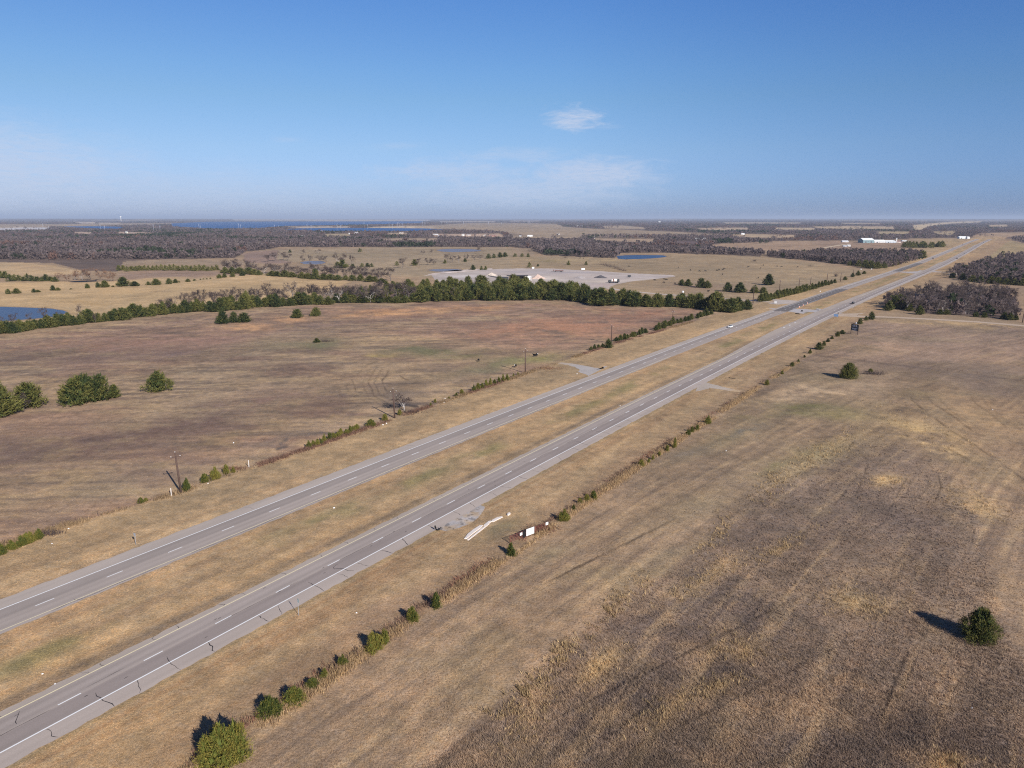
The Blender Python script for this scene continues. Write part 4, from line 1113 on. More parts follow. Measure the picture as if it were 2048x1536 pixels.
# --- junipers along the tall grass fence line beside the eastbound road
evergreen(451, 1526, 102, 96, 'biggest spreading olive juniper, at the low end of the tall grass fence line', hero=JUN_HERO[0], name='juniper_shrub', cat='juniper', parts=True)
RS = [(541, 1432, 50, 42), (590, 1406, 47, 38), (626, 1377, 30, 26), (650, 1357, 24, 22), (686, 1332, 24, 26), (744, 1301, 46, 40), (768, 1285, 27, 30), (825, 1241, 32, 30), (871, 1216, 30, 34)]
for i, (u, v, w, h) in enumerate(RS):
    evergreen(u, v, w, h, f'olive juniper, {ORD[i]} up the tall grass fence line from the biggest spreading one', 'junipers below the pipe gate', name='juniper_shrub', cat='juniper', parts=True)
evergreen(1022, 1109, 30, 25, 'juniper beside the low end of the rusty pipe gate', name='juniper_shrub', cat='juniper', parts=True)
RS = [(1128, 1042, 27, 25), (1147, 1021, 9, 12), (1160, 1007, 14, 12), (1174, 1003, 14, 16), (1188, 998, 17, 18), (1283, 932, 15, 14), (1297, 925, 10, 9), (1306, 919, 9, 11), (1318, 911, 9, 9), (1334, 902, 11, 12), (1350, 895, 12, 20), (1376, 870, 12, 12), (1384, 864, 10, 12), (1394, 860, 10, 11), (1416, 848, 17, 17)]
for i, (u, v, w, h) in enumerate(RS):
    evergreen(u, v, w, h, f'small juniper, {ORD[i]} up the fence line from the rusty pipe gate', 'junipers between pipe gate and field entrance', name='juniper_shrub', cat='juniper', parts=w > 13)
RS = [(1534, 770, 12, 12), (1557, 752, 5, 4), (1564, 748, 9, 8), (1584, 733, 10, 9), (1597, 725, 7, 7), (1609, 715, 5, 5), (1620, 707, 7, 9), (1638, 699, 16, 14), (1648, 691, 9, 9), (1656, 684, 8, 7), (1664, 678, 7, 6), (1675, 673, 9, 10), (1684, 668, 11, 8)]
for i, (u, v, w, h) in enumerate(RS):
    evergreen(u, v, w, h, f'small dark juniper, {ORD[i]} from the field entrance towards the black board sign', 'junipers between field entrance and board sign', name='juniper_shrub', cat='juniper', parts=w > 14)
evergreen(1720, 648, 11, 11, 'yellowish juniper just behind the black board sign', name='juniper_shrub', cat='juniper')
evergreen(1732, 641, 9, 9, 'small dull juniper between the board sign and the farm road', name='juniper_shrub', cat='juniper')
evergreen(1743, 639, 13, 15, 'dark pointed juniper standing at the edge of the farm road', name='juniper_shrub', cat='juniper')
# --- junipers along the fence and poles beside the westbound road
for i, (u, v, w, h) in enumerate([(4, 1108, 22, 22), (24, 1099, 26, 20), (44, 1092, 28, 22), (62, 1085, 30, 24), (80, 1077, 24, 22)]):
    evergreen(u, v, w, h, f'yellow green juniper, {ORD[i]} in the clump at the low end of the pole line', 'juniper clump at the low end of the pole line', name='juniper_shrub', cat='juniper', parts=True)
evergreen(282, 1006, 15, 13, 'small pale juniper below the leaning wooden pole', name='juniper_shrub', cat='juniper', parts=True)
evergreen(292, 1003, 9, 8, 'tiny pale juniper just below the leaning wooden pole', name='juniper_shrub', cat='juniper')
for i, (u, v, w, h) in enumerate([(375, 981, 23, 27), (410, 965, 17, 19), (431, 959, 26, 26), (452, 948, 18, 20), (467, 945, 11, 13)]):
    evergreen(u, v, w, h, f'bright olive juniper, {ORD[i]} along from the leaning wooden pole', 'junipers beside the leaning wooden pole', name='juniper_shrub', cat='juniper', parts=w > 12)
rowA = [(618 + i * 8.2 + rng.normal(0, 1.5), 896 - i * 3.05 + rng.normal(0, .8), rng.uniform(11, 17), rng.uniform(10, 17)) for i in range(13)]
for u, v, w, h in rowA:
    evergreen(u, v, w, h, 'low olive juniper in the run between the first two wooden poles', 'juniper run between the first two wooden poles', name='juniper_shrub', cat='juniper', parts=False)
evergreen(742, 853, 20, 15, 'round juniper standing apart just below the second wooden pole', name='juniper_shrub', cat='juniper', parts=True)
evergreen(770, 842, 14, 15, 'upright juniper touching the second wooden pole on its low side', name='juniper_shrub', cat='juniper')
evergreen(799, 830, 11, 12, 'small juniper on the far side of the second wooden pole', name='juniper_shrub', cat='juniper')
for u, v, w, h in [(861, 812, 8, 7), (871, 805, 8, 8), (898, 797, 6, 5), (913, 793, 9, 8), (924, 788, 11, 10)]:
    evergreen(u, v, w, h, 'scrubby low juniper past the second wooden pole', 'scrubby junipers past the second wooden pole', name='juniper_shrub', cat='juniper', parts=False)
for i in range(9):
    evergreen(948 + i * 8.3, 783 - i * 2.9 + rng.normal(0, .7), rng.uniform(9, 13), rng.uniform(9, 16), 'green juniper in the run just below the third wooden pole', 'juniper run below the third wooden pole', name='juniper_shrub', cat='juniper', parts=False)
for u, v in [(1027, 754), (1036, 751)]:
    evergreen(u, v, 7, 8, 'small dark juniper beside the third wooden pole', 'small junipers beside the third wooden pole', name='juniper_shrub', cat='juniper', parts=False)
evergreen(1217, 696, 17, 18, 'dark rounded cedar at the foot of the fourth wooden pole', parts=True)
for u, v, w, h in [(1182, 701, 8, 8), (1189, 699, 9, 10), (1197, 697, 8, 8), (1205, 695, 8, 8)]:
    evergreen(u, v, w, h, 'low juniper just before the rounded cedar at the fourth pole', 'junipers before the fourth wooden pole', name='juniper_shrub', cat='juniper', parts=False)
def run(u0, v0, u1, v1, n, w, h, label, group, **k):
    for i in range(n):
        q = (i + .5) / n
        evergreen(u0 + (u1 - u0) * q + rng.normal(0, 1), v0 + (v1 - v0) * q + rng.normal(0, .5), w * rng.uniform(.8, 1.25), h * rng.uniform(.75, 1.2), label, group, parts=False, **k)
JK = dict(name='juniper_shrub', cat='juniper')
run(1231, 685, 1295, 664, 9, 10, 11, 'juniper in the run between the fourth and fifth wooden poles', 'juniper run after the fourth wooden pole', **JK)
run(1308, 662, 1350, 647, 6, 11, 12, 'juniper in the short run before the fifth wooden pole', 'juniper run before the fifth wooden pole', **JK)
run(1350, 647, 1388, 638, 5, 9, 10, 'juniper in the run just past the fifth wooden pole', 'juniper run after the fifth wooden pole', **JK)
run(1391, 637, 1424, 628, 5, 10, 12, 'juniper at the end of the fence line, before the cedar belt', 'junipers before the cedar belt', **JK)
# --- single cedars in the left field
evergreen(2, 832, 66, 66, 'big dark cedar cut by the picture edge beside a bare tree', parts=True, variants=CED)
evergreen(58, 814, 62, 48, 'broad cedar behind a small bare tree in the brown field', parts=True, variants=CED)
leafless(48, 820, 22, 34, 'small bare tree in front of a broad cedar in the brown field')
evergreen(150, 808, 62, 52, 'wide low cedar at the end of the four-cedar clump', hero=CED[3], parts=True)
evergreen(172, 803, 52, 54, 'tallest cedar in the middle of the four-cedar clump', hero=CED[4], parts=True)
evergreen(200, 800, 52, 50, 'pointed cedar on the far shoulder of the four-cedar clump', hero=CED[1], parts=True)
evergreen(228, 795, 26, 26, 'lowest bright cedar at the tail of the four-cedar clump', parts=True, variants=CED)
evergreen(317, 781, 54, 38, 'lone ragged cedar standing right of the four-cedar clump', hero=CED[6], parts=True)
evergreen(446, 647, 27, 25, 'tallest of three cedars clumped before the long hedge', parts=True)
evergreen(468, 645, 20, 20, 'middle one of three cedars clumped before the long hedge', parts=True)
evergreen(489, 644, 29, 18, 'widest of three cedars clumped before the long hedge', parts=True)
evergreen(595, 635.5, 23, 17, 'rounder of two lone cedars before the bare trees', parts=True)
evergreen(632, 632, 23, 17, 'pointed one of two lone cedars before the bare trees', parts=True)
evergreen(634, 685, 13, 9, 'tiny green cedar beside a brown brush patch in the left field')
def brush(u, v, wpx, hpx, label, mat='twig', n=200, group=None):
    x, y, _ = g3(u, v); w = wpx * float(px2m(y)); h = tree_height(v, hpx, y)
    r = np.random.default_rng(int(u * 7 + v))
    p = np.stack([r.normal(0, .26, n), r.normal(0, .26 * .55, n), np.zeros(n)], 1) * w
    d = r.normal(0, .5, (n, 3)); d[:, 2] = r.uniform(.6, 1.2, n); d /= np.linalg.norm(d, axis=1)[:, None]
    o = np.cross(d, r.normal(0, 1, (n, 3))); o /= np.linalg.norm(o, axis=1)[:, None]
    l = r.uniform(.4, 1.1, n)[:, None] * h; wd = r.uniform(.03, .09, n)[:, None]
    V = np.stack([p - o * wd, p + o * wd, p + d * l], 1).reshape(-1, 3); V[:, 2] = np.maximum(V[:, 2], 0)
    t = np.repeat(r.uniform(0, 1, n), 3)
    me = np_mesh('dry_bush', V, np.arange(3 * n).reshape(-1, 3), np.stack([t, t, t], 1)); me.materials.append(M[mat])
    return tag(obj('dry_bush', me, loc=(x, y, 0)), label, 'brush', group)
brush(650, 683, 36, 7, 'dark brown brush patch trailing from a tiny cedar in the left field')
leafless(808, 821, 46, 36, 'thin bare tree standing just past the second wooden pole')
brush(1745, 748, 46, 10, 'ring of dry brush beside the lone round cedar in the far field', n=260)
brush(1080, 1060, 60, 12, 'purplish dry brush behind the rusty pipe gate', 'rusty', 300)
brush(820, 825, 44, 8, 'dark dry brush past the second wooden pole', n=240)
brush(470, 938, 40, 8, 'reddish dry weeds along the fence past the leaning pole', 'rusty', 240)
brush(100, 1068, 50, 12, 'grey brown weeds at the end of the low juniper clump', n=240)
brush(1100, 737, 50, 7, 'rusty weeds along the fence past the third wooden pole', 'rusty', 240)
evergreen(1697, 756, 40, 30, 'lone round dark cedar standing in the far field, by dry brush', hero=BALL, parts=True)
evergreen(1741, 744, 10, 7, 'tiny cedar sprouting inside the ring of dry brush')
evergreen(1957, 1279, 74, 66, 'lone dense round cedar in the rough field casting a long shadow', hero=BALL, parts=True)
# --- small cedars along the pale hay field
hayrow = [(17, 588, 11, 10), (33, 587, 16, 10), (68, 585, 9, 8), (76, 584.5, 10, 5), (106, 581, 11, 10), (116, 581, 11, 6), (142, 579, 6, 2.5), (175, 576.5, 11, 9), (196, 575, 10, 10), (210, 574.6, 18, 13), (226, 574, 8, 3), (246, 572.5, 25, 18), (270, 572, 20, 9), (297, 570, 10, 7), (312, 570, 18, 12), (338, 568, 14, 11), (351, 566, 11, 8), (359, 565, 4, 3), (376, 563.6, 10, 6), (389, 562, 7, 4), (401, 560, 4, 2.5), (407, 559, 4, 2.5), (414, 558.6, 4, 2.5), (421, 557.6, 4, 2.5), (439, 556.6, 12, 8), (449, 555, 10, 9), (465, 553.6, 11, 9), (485, 551.6, 13, 9)]
for i, (u, v, w, h) in enumerate(hayrow):
    big_ = w > 14
    evergreen(u, v, w, h, ('larger cedar' if big_ else 'small cedar') + ' in the loose line along the top of the pale hay field', ('larger' if big_ else 'small') + ' cedars along the hay field', parts=w > 17, variants=CED if w > 8 else SMALL)
# --- long hedge below the pond and the hay field
HB = np.array([(-90, 690), (0, 669), (50, 664), (112, 655), (187, 646), (240, 641), (332, 631), (400, 626), (475, 621), (512, 617), (575, 613), (640, 608)], float)
u = -70.0
while u < 640:
    v = float(np.interp(u, HB[:, 0], HB[:, 1]))
    hp = (20 if u < 130 else 22 if u < 260 else 21) * rng.uniform(.75, 1.25)
    if not (118 < u < 124 or 247 < u < 252):
        evergreen(u, v - rng.uniform(0, 5), hp * rng.uniform(.9, 1.5), hp, 'green cedar packed into the long hedge below the hay field', 'cedars of the long hedge', parts=False)
    u += rng.uniform(8.5, 14)
for (u, v, w, h, l) in [(492, 618, 30, 34, 'tall pointed cedar rising out of the long hedge'), (180, 645, 26, 26, 'stout cedar by a pale dead trunk in the long hedge')]:
    evergreen(u, v, w, h, l, parts=True)
for u, v, w, h in [(28, 655, 18, 28), (88, 645, 22, 30), (118, 641, 14, 18), (62, 648, 14, 22), (5, 655, 14, 22), (157, 632, 18, 22)]:
    leafless(u, v, w, h, 'thin bare tree standing in the hedge beside the pond', 'bare trees beside the pond')
leafless(191, 646, 10, 20, 'dead white trunk standing in the long hedge')
for u, v in [(331, 629), (347, 625)]:
    leafless(u, v, 26, 32, 'pale barked bare tree leaning out of the long hedge', 'pale bare trees of the long hedge')
for u in np.arange(372, 640, 12.5):
    v = float(np.interp(u, HB[:, 0], HB[:, 1])) - 7 + rng.normal(0, 2)
    leafless(u + rng.normal(0, 3), v, rng.uniform(24, 36), rng.uniform(28, 40), 'grey bare tree rising behind the long hedge', 'bare trees behind the long hedge')
# --- the main cedar belt
BB = np.array([(640, 607), (700, 606), (760, 606), (826, 604), (865, 602), (937, 600), (1024, 600), (1110, 600), (1150, 601), (1200, 608), (1232, 610), (1250, 608), (1265, 612), (1300, 613), (1360, 614), (1415, 618), (1445, 623), (1472, 624), (1490, 620), (1507, 615)], float)
hB = np.array([(640, 18), (760, 23), (830, 27), (1000, 33), (1110, 34), (1180, 33), (1230, 31), (1300, 26), (1415, 30), (1445, 32), (1490, 24), (1510, 16)], float)
beltlab = 'dark green cedar packed in the dense belt beyond the brown field'
for row_i, (dv, s0, s1, st) in enumerate([(0, 822, 1508, 19), (4, 830, 1500, 22), (8, 800, 1470, 24), (13, 700, 1180, 26), (18, 690, 1170, 27), (23, 740, 1120, 28), (28, 780, 1090, 30)]):
    u = s0 + rng.uniform(0, 8)
    while u < s1:
        v = float(np.interp(u, BB[:, 0], BB[:, 1])) - dv * np.interp(u, [700, 900, 1100, 1250, 1500], [1.0, 1, .9, .6, .4]) + rng.normal(0, 1.2)
        h = float(np.interp(u, hB[:, 0], hB[:, 1])) * rng.uniform(.66, 1.02) * (1 - .008 * dv) * .95
        evergreen(u, v, h * rng.uniform(.95, 1.35), h, beltlab, 'cedars of the dense belt', parts=False, mass='belt' if row_i >= 2 else None)
        u += st * rng.uniform(.75, 1.3)
for u, v, w, h, l in [(1200, 611, 46, 34, 'broad cedar standing forward of the dense belt'), (1268, 613, 34, 26, 'bushy cedar at a notch in the dense belt'), (1432, 622, 40, 36, 'tallest cedar near the road end of the dense belt')]:
    evergreen(u, v, w, h, l, parts=True)
for u in np.arange(650, 828, 13):
    leafless(u + rng.normal(0, 3), float(np.interp(u, BB[:, 0], BB[:, 1])) - 3 + rng.normal(0, 2), rng.uniform(26, 40), rng.uniform(28, 38), 'grey bare tree at the front of the cedar belt', 'bare trees fronting the cedar belt')
for u in np.arange(640, 830, 17):
    evergreen(u, float(np.interp(u, BB[:, 0], BB[:, 1])) + rng.normal(0, 1), 24, rng.uniform(12, 18), 'low cedar at the feet of the bare trees fronting the belt', 'low cedars under the bare trees', parts=False)
leafless(902, 601, 26, 26, 'single grey bare tree caught in the front of the cedar belt')
# second belt beyond the hay field
B2 = np.array([(446, 546), (470, 547), (512, 549), (620, 557.5), (730, 562), (770, 566)], float)
for u in np.arange(450, 770, 15):
    v = float(np.interp(u, B2[:, 0], B2[:, 1]))
    evergreen(u + rng.normal(0, 3), v + rng.normal(0, .6), rng.uniform(14, 24), rng.uniform(8, 13), 'dark cedar in the tree line at the top of the hay field', 'cedars in the tree line above the hay field', parts=False, mass='belt')
for u in np.arange(448, 780, 11):
    v = float(np.interp(u, B2[:, 0], B2[:, 1])) - 3
    leafless(u + rng.normal(0, 3), v + rng.normal(0, 1), rng.uniform(20, 32), rng.uniform(18, 27), 'grey bare tree in the tree line at the top of the hay field', 'bare trees in the tree line above the hay field')
evergreen(631, 558, 16, 20, 'pointed cedar standing tallest in the tree line above the hay field')
# --- hedge of cedars along the westbound road, past the farm entrance
HR = np.array([(1520, 603.5), (1536, 601.5), (1598, 586), (1640, 574.5), (1672, 565)], float)
for u in np.arange(1522, 1670, 6.4):
    v = float(np.interp(u, HR[:, 0], HR[:, 1]))
    hp = float(np.interp(u, [1520, 1600, 1670], [15, 12.5, 9])) * rng.uniform(.85, 1.15)
    evergreen(u, v + rng.normal(0, .3), hp * rng.uniform(.8, 1.05), hp, 'clipped looking cedar in the straight hedge along the westbound road', 'cedars of the straight roadside hedge', parts=False)
for u, v, w, h in [(1690, 560, 8, 7), (1705, 554, 8, 8), (1716, 551, 10, 9), (1728, 548, 8, 6)]:
    evergreen(u, v, w, h, 'scrubby cedar between the roadside hedge and the farther grove', 'scrubby cedars past the roadside hedge', parts=False)
# cedars in the pasture beyond the belt
for u, v, w, h, l in [(1363, 570, 14, 11, 'low cedar'), (1375, 572, 18, 13, 'rounded cedar'), (1402, 575, 22, 18, 'pointed cedar'), (1414, 576, 20, 14, 'broad cedar'), (1455, 583, 20, 18, 'pointed grey cedar'), (1480, 585, 26, 19, 'broad lit cedar'), (1509, 586, 18, 15, 'dull cedar'), (1526, 586, 16, 11, 'low dark cedar'), (1537, 570, 22, 21, 'tall lone cedar'), (1532, 601, 20, 16, 'cedar')]:
    where = {1537: 'standing in the open cattle pasture', 1532: 'at the start of the roadside hedge'}.get(u, {1363: 'starting the cedar row between pasture and belt', 1375: 'second along the cedar row between pasture and belt', 1402: 'in the middle of the cedar row between pasture and belt', 1414: 'just past the pointed one between pasture and belt', 1455: 'after the gap in the row between pasture and belt', 1480: 'largest in the row between pasture and belt', 1509: 'late in the row between pasture and belt', 1526: 'ending the row between pasture and belt'}.get(u))
    evergreen(u, v, w, h, f'{l} {where}', parts=False)
for u, v, w, h, l in [(1059, 535, 9, 10, 'larger one of a cedar pair behind the gravel yard'), (1076, 533, 6, 5, 'smaller one of a cedar pair behind the gravel yard'), (1137, 530, 9, 8, 'lone cedar in the pasture behind the gravel yard'), (1172, 530, 7, 7, 'tiny round cedar near the dry ditch behind the yard'), (946, 540, 11, 10, 'cedar on the bank at the yard\'s far corner'), (963, 540, 8, 8, 'smaller of two twin cedars by the yard'), (971, 540, 8, 8, 'larger of two twin cedars by the yard'), (720, 504, 9, 7, 'single dark tree alone in the wide far pasture'), (580, 505, 7, 6, 'small cedar at the edge of the far woods')]:
    evergreen(u, v, w, h, l, parts=False, variants=SMALL)
for u, v, w, h in [(794, 531, 9, 8), (829, 531, 14, 12), (735, 534, 10, 8), (743, 534, 10, 7), (724, 534, 10, 7), (686, 536, 22, 16), (675, 536, 18, 12), (706, 536, 12, 8), (977, 517, 12, 9), (988, 516, 10, 8), (1000, 515, 12, 10), (1010, 514, 12, 9), (1030, 514, 9, 7), (930, 524, 8, 7), (890, 527, 8, 8), (1044, 514, 9, 7), (1056, 514, 8, 7)]:
    evergreen(u, v, w, h, 'dark cedar in the broken tree rows of the far pasture', 'cedars in the far pasture rows', parts=False, variants=SMALL)
for u, v, w, h in [(805, 536, 22, 20), (840, 531, 18, 14), (855, 530, 20, 14), (868, 530, 16, 12), (895, 525, 14, 18), (905, 525, 16, 14), (918, 525, 14, 14), (934, 523, 14, 14), (948, 521, 14, 11), (960, 520, 14, 10), (604, 527, 12, 16), (620, 526, 12, 16), (640, 525, 20, 14), (654, 524, 16, 12), (676, 530, 20, 24), (690, 530, 18, 22), (704, 530, 14, 20), (536, 524, 20, 16), (550, 522, 22, 18), (566, 520, 22, 16), (576, 521, 18, 14), (606, 508, 12, 9), (637, 506, 12, 8), (846, 510, 10, 9), (864, 507, 10, 8), (958, 503, 12, 9)]:
    leafless(u, v, w, h, 'grey bare tree in the broken rows of the far pasture', 'bare trees in the far pasture rows')
for u, v in [(1207, 530), (1215, 532), (1222, 534), (1232, 537), (1240, 540), (1248, 542)]:
    brush(u, v, 16, 8, 'pale dry scrub along the ditch behind the gravel yard', n=120, group='dry scrub along the ditch')
for u in np.arange(238, 435, 8.5):
    evergreen(u, 541 + rng.normal(0, .7), rng.uniform(10, 17), rng.uniform(7, 12), 'dark cedar in the row at the foot of the left woods', 'x', parts=False, variants=SMALL, mass='far')
for u in np.arange(2, 118, 9):
    evergreen(u, (556 if u < 20 else 562) + rng.normal(0, .6), rng.uniform(12, 18), rng.uniform(8, 14), 'cedar in the row between two pale hay fields', 'cedars between two hay fields', parts=False, variants=SMALL)
for u, v, w, h in [(120, 562, 22, 16), (132, 563, 20, 14), (150, 560, 22, 20), (165, 560, 24, 21), (182, 560, 26, 23), (200, 561, 26, 23), (216, 562, 22, 20), (228, 563, 20, 18)]:
    leafless(u, v, w, h, 'rusty leaved bare tree beside the dark pond', 'rusty trees beside the dark pond', rusty=True)
# --- groves right of the highway: individuals
def grove(poly, n, hp, label, group, ced=None, cedlab=None, cedgrp=None):
    poly = np.asarray(poly, float); k = 0; tries = 0
    lo, hi = poly.min(0), poly.max(0)
    pts = []
    while k < n and tries < 20000:
        tries += 1
        u, v = rng.uniform(lo[0], hi[0]), rng.uniform(lo[1], hi[1])
        if not pip(np.array([u]), np.array([v]), poly)[0]: continue
        if any(abs(u - a) < 9 and abs(v - b) < 2.2 for a, b in pts): continue
        pts.append((u, v)); k += 1
        leafless(u, v, hp * rng.uniform(.7, 1.0), hp * rng.uniform(.82, 1.12), label, group)
grove(GROVES['near'], 105, 25, 'grey bare tree in the grove beside the farm road', 'bare trees of the grove by the farm road')
leafless(2008, 604, 46, 32, 'wide bare tree at the outer corner of the farm road grove')
leafless(1774, 617, 15, 24, 'pale bare tree at the road corner of the grove')
grove([(1895, 552), (1936, 562), (2048, 570), (2100, 573), (2100, 556), (2048, 553), (1960, 546), (1915, 540)], 56, 17, 'grey bare tree at the edge of the bigger grove beyond the farm lane', 'bare trees edging the bigger grove')
for u, v, w, h in [(1777, 621, 22, 18), (1790, 617, 24, 24), (1800, 616, 24, 26), (1812, 619, 20, 22), (1783, 614, 20, 22), (1839, 629, 20, 17), (1893, 629, 16, 10), (1952, 634, 13, 10), (1968, 635, 12, 10), (2008, 638, 14, 13), (2020, 640, 16, 14), (2032, 640, 10, 9), (1880, 629, 14, 10), (1820, 622, 14, 12)]:
    evergreen(u, v, w, h, 'cedar at the front of the grove beside the farm road', 'cedars fronting the farm road grove', parts=False)
for u, v, w, h in [(1925, 560, 15, 13), (1944, 564, 17, 13), (1960, 565, 17, 13), (1980, 567, 18, 14), (1996, 568, 18, 13), (2012, 569, 17, 12), (2028, 570, 16, 12), (2044, 571, 18, 13), (1905, 556, 13, 10), (2062, 572, 17, 13)]:
    evergreen(u, v, w, h, 'dark cedar along the front of the bigger grove', 'cedars fronting the bigger grove', parts=False)
for u, v, w, h in [(1755, 537, 16, 13), (1742, 537, 18, 15), (1730, 535, 17, 14), (1718, 533, 15, 12), (1768, 536, 14, 12), (1780, 533, 13, 12), (1790, 530, 14, 11), (1845, 516, 17, 14), (1700, 531, 12, 9), (1685, 528, 12, 8), (1665, 526, 12, 8)]:
    evergreen(u, v, w, h, 'dark cedar in the corner of the grove beside the westbound road', 'x', parts=False, mass='far')
grove([(1536, 509), (1611, 516), (1711, 528), (1751, 535), (1775, 534), (1830, 520), (1845, 513), (1780, 516), (1700, 516), (1620, 512)], 52, 12, 'grey bare tree in the grove beside the westbound road', 'bare trees of the westbound road grove')
for i in range(34):
    u = rng.uniform(1806, 1890); v = rng.uniform(491.6, 496.4)
    evergreen(u, v, rng.uniform(9, 14), rng.uniform(7, 10.5), 'dark cedar packed in the small grove below the white barns', 'x', parts=False, variants=SMALL, mass='far')

flush_mass('belt', 'cedar_wood', 'dark green cedars massed inside the belts around the hay field')
flush_mass('far', 'cedar_wood', 'dark cedars massed at the foot of the far woods and groves')
# ------------------------------------------------------------------ far woods as masses
def wood_mass(name, pts, label, tri, seed):
    """pts: x, y, width, height, r, g, b per clump; irregular crowns of many small faces"""
    r = np.random.default_rng(seed)
    n = len(pts)
    if n == 0: return
    c = np.repeat(pts, tri, 0); k = len(c)
    a = r.uniform(0, 2 * np.pi, k); q = np.sqrt(r.uniform(0, 1, k)); zz = r.uniform(0, 1, k) ** .7
    rad = q * c[:, 2] * .5 * np.sqrt(np.clip(1 - (zz - .35) ** 2 / .55, .05, 1))
    p = np.stack([c[:, 0] + np.cos(a) * rad, c[:, 1] + np.sin(a) * rad, zz * c[:, 3]], 1)
    d = r.normal(0, 1, (k, 3)); d[:, 2] = np.abs(d[:, 2]) + .4; d /= np.linalg.norm(d, axis=1)[:, None]
    o = np.cross(d, r.normal(0, 1, (k, 3))); o /= np.linalg.norm(o, axis=1)[:, None]
    sx = (c[:, 2] * r.uniform(.10, .22, k))[:, None]; sl_ = np.minimum(c[:, 2] * .35, c[:, 3] * .42)[:, None] * r.uniform(.6, 1.3, (k, 1))
    V = np.stack([p - o * sx, p + o * sx, p + d * sl_], 1).reshape(-1, 3); V[:, 2] = np.maximum(V[:, 2], 0)
    col = c[:, 4:7] * r.uniform(.9, 1.1, (k, 1))
    me = np_mesh(name, V, np.arange(3 * k).reshape(-1, 3), np.repeat(np.clip(col, .01, .6), 3, 0)); me.materials.append(M['wood_mass'])
    return tag(obj(name, me), label, 'woodland', None, 'stuff')

allwater = LAKE + list(PONDS.values())
def open_at(U, V, hp):
    """clearings, water, tracks and the highway corridor: no woods there (hp = tree height in photo pixels)"""
    bad = np.zeros(U.shape, bool)
    for poly, c in CLR:
        for f in (0, .55, .95):
            bad |= pmask(U, V - hp * f, poly) > .5
    for poly in allwater:
        for f in (0, .5, .9):
            bad |= pmask(U, V - hp * f, poly) > .5
    return bad
def wet_at(U, V, hp):
    bad = np.zeros(U.shape, bool)
    for poly in allwater:
        for f in (0, .5, .9): bad |= pmask(U, V - hp * f, poly) > .5
    return bad
def build_woods():
    r = np.random.default_rng(77)
    out = []
    v = 439.2
    while v < 520:
        D = float(G(1024, v)[1]); k = D / FPX
        hm = 8.5
        hp = hm / k
        step_u = np.clip(hp * 1.0, 4.5, 11)
        us = np.arange(-1100, 3150, step_u) + r.uniform(0, step_u)
        us = us + r.normal(0, step_u * .3, len(us)); vs = v + r.normal(0, .35, len(us)) * np.clip(hp * .15, .25, 1.5)
        vs = np.maximum(vs, 438.9)
        g = G(us, vs)
        ok = wood_default(us, vs)
        ok &= ~open_at(us, vs, np.full(us.shape, hp)) | ((r.uniform(0, 1, len(us)) < .05) & (fbm(g[:, 0], g[:, 1], 90, 2, 57) > -.1) & ~wet_at(us, vs, hp) & (vs < 500))
        s, t = toST(g[:, 0], g[:, 1])
        ok &= ~((s < 2900) & (s > -500) & (t > -34) & (t < 72))
        dens = fbm(g[:, 0], g[:, 1], 260, 3, 33)
        if v < 474: ok &= ~(fbm(g[:, 0] * .35, g[:, 1] * .12, 700, 2, 55) > .40)
        outside = (us < -40) | (us > 2090)
        ok &= ~(outside & (fbm(g[:, 0], g[:, 1] * .5, 600, 2, 56) > .25))
        g = g[ok]; n = len(g)
        if n:
            x, y = g[:, 0], g[:, 1]
            tall = 1 + .28 * fbm(x, y, 200, 3, 34) + .18 * r.normal(0, 1, n)
            hue = fbm(x, y, 330, 3, 35) + .5 * fbm(x, y, 90, 2, 36)
            ev = (hue > .56) | (r.uniform(0, 1, n) < .025)
            rust = fbm(x, y, 240, 2, 37) + r.normal(0, .25, n) > .62
            c = np.repeat(alb((126, 110, 104))[None], n, 0)
            c = c * (1 + .20 * fbm(x, y, 120, 3, 38) + .12 * r.normal(0, 1, n))[:, None]
            c[rust] = alb((128, 100, 88)) * r.uniform(.85, 1.15, (rust.sum(), 1))
            c[ev] = alb((72, 78, 58)) * r.uniform(.85, 1.2, (ev.sum(), 1))
            pale = r.uniform(0, 1, n) < .02
            c[pale] = alb((128, 116, 108))
            wdt = np.maximum(step_u * k * 1.35, 6) * r.uniform(.8, 1.25, n)
            hh = np.clip(hm * tall, 3, 15)
            out.append(np.concatenate([np.stack([x, y, wdt, hh], 1), c], 1))
        v += float(np.clip(hp * .16, .42, 2.2))
    pts = np.concatenate(out)
    Dm = np.hypot(pts[:, 0], pts[:, 1])
    print('wood clumps', len(pts))
    near_ = Dm < 2300
    wood_mass('woodland', pts[near_], 'grey brown leafless woods with dark evergreens covering the middle distance', 26, 1)
    wood_mass('woodland', pts[~near_], 'hazy leafless woods stretching to the horizon', 13, 2)
    # filling of the groves behind their individually built edges
    o2 = []
    for key, hm, nn in (('far', 10, 900), ('mid', 9, 800), ('near', 8, 90)):
        poly = np.asarray(GROVES[key], float); lo, hi = poly.min(0), poly.max(0)
        uu = r.uniform(lo[0], hi[0], nn * 6); vv = r.uniform(lo[1], hi[1], nn * 6)
        m = pip(uu, vv, poly); g = G(uu[m], vv[m])[:nn]; n = len(g)
        c = alb((118, 102, 96))[None] * r.uniform(.8, 1.2, (n, 1)); ev = r.uniform(0, 1, n) < (.12 if key == 'far' else .06)
        c[ev] = alb((60, 68, 44)) * r.uniform(.8, 1.2, (ev.sum(), 1))
        o2.append(np.concatenate([np.stack([g[:, 0], g[:, 1], r.uniform(5, 9, n), hm * r.uniform(.75, 1.1, n)], 1), c], 1))
    wood_mass('grove_filling', np.concatenate(o2), 'grey brown mass of leafless trees inside the groves beside the highway', 30, 3)
build_woods()

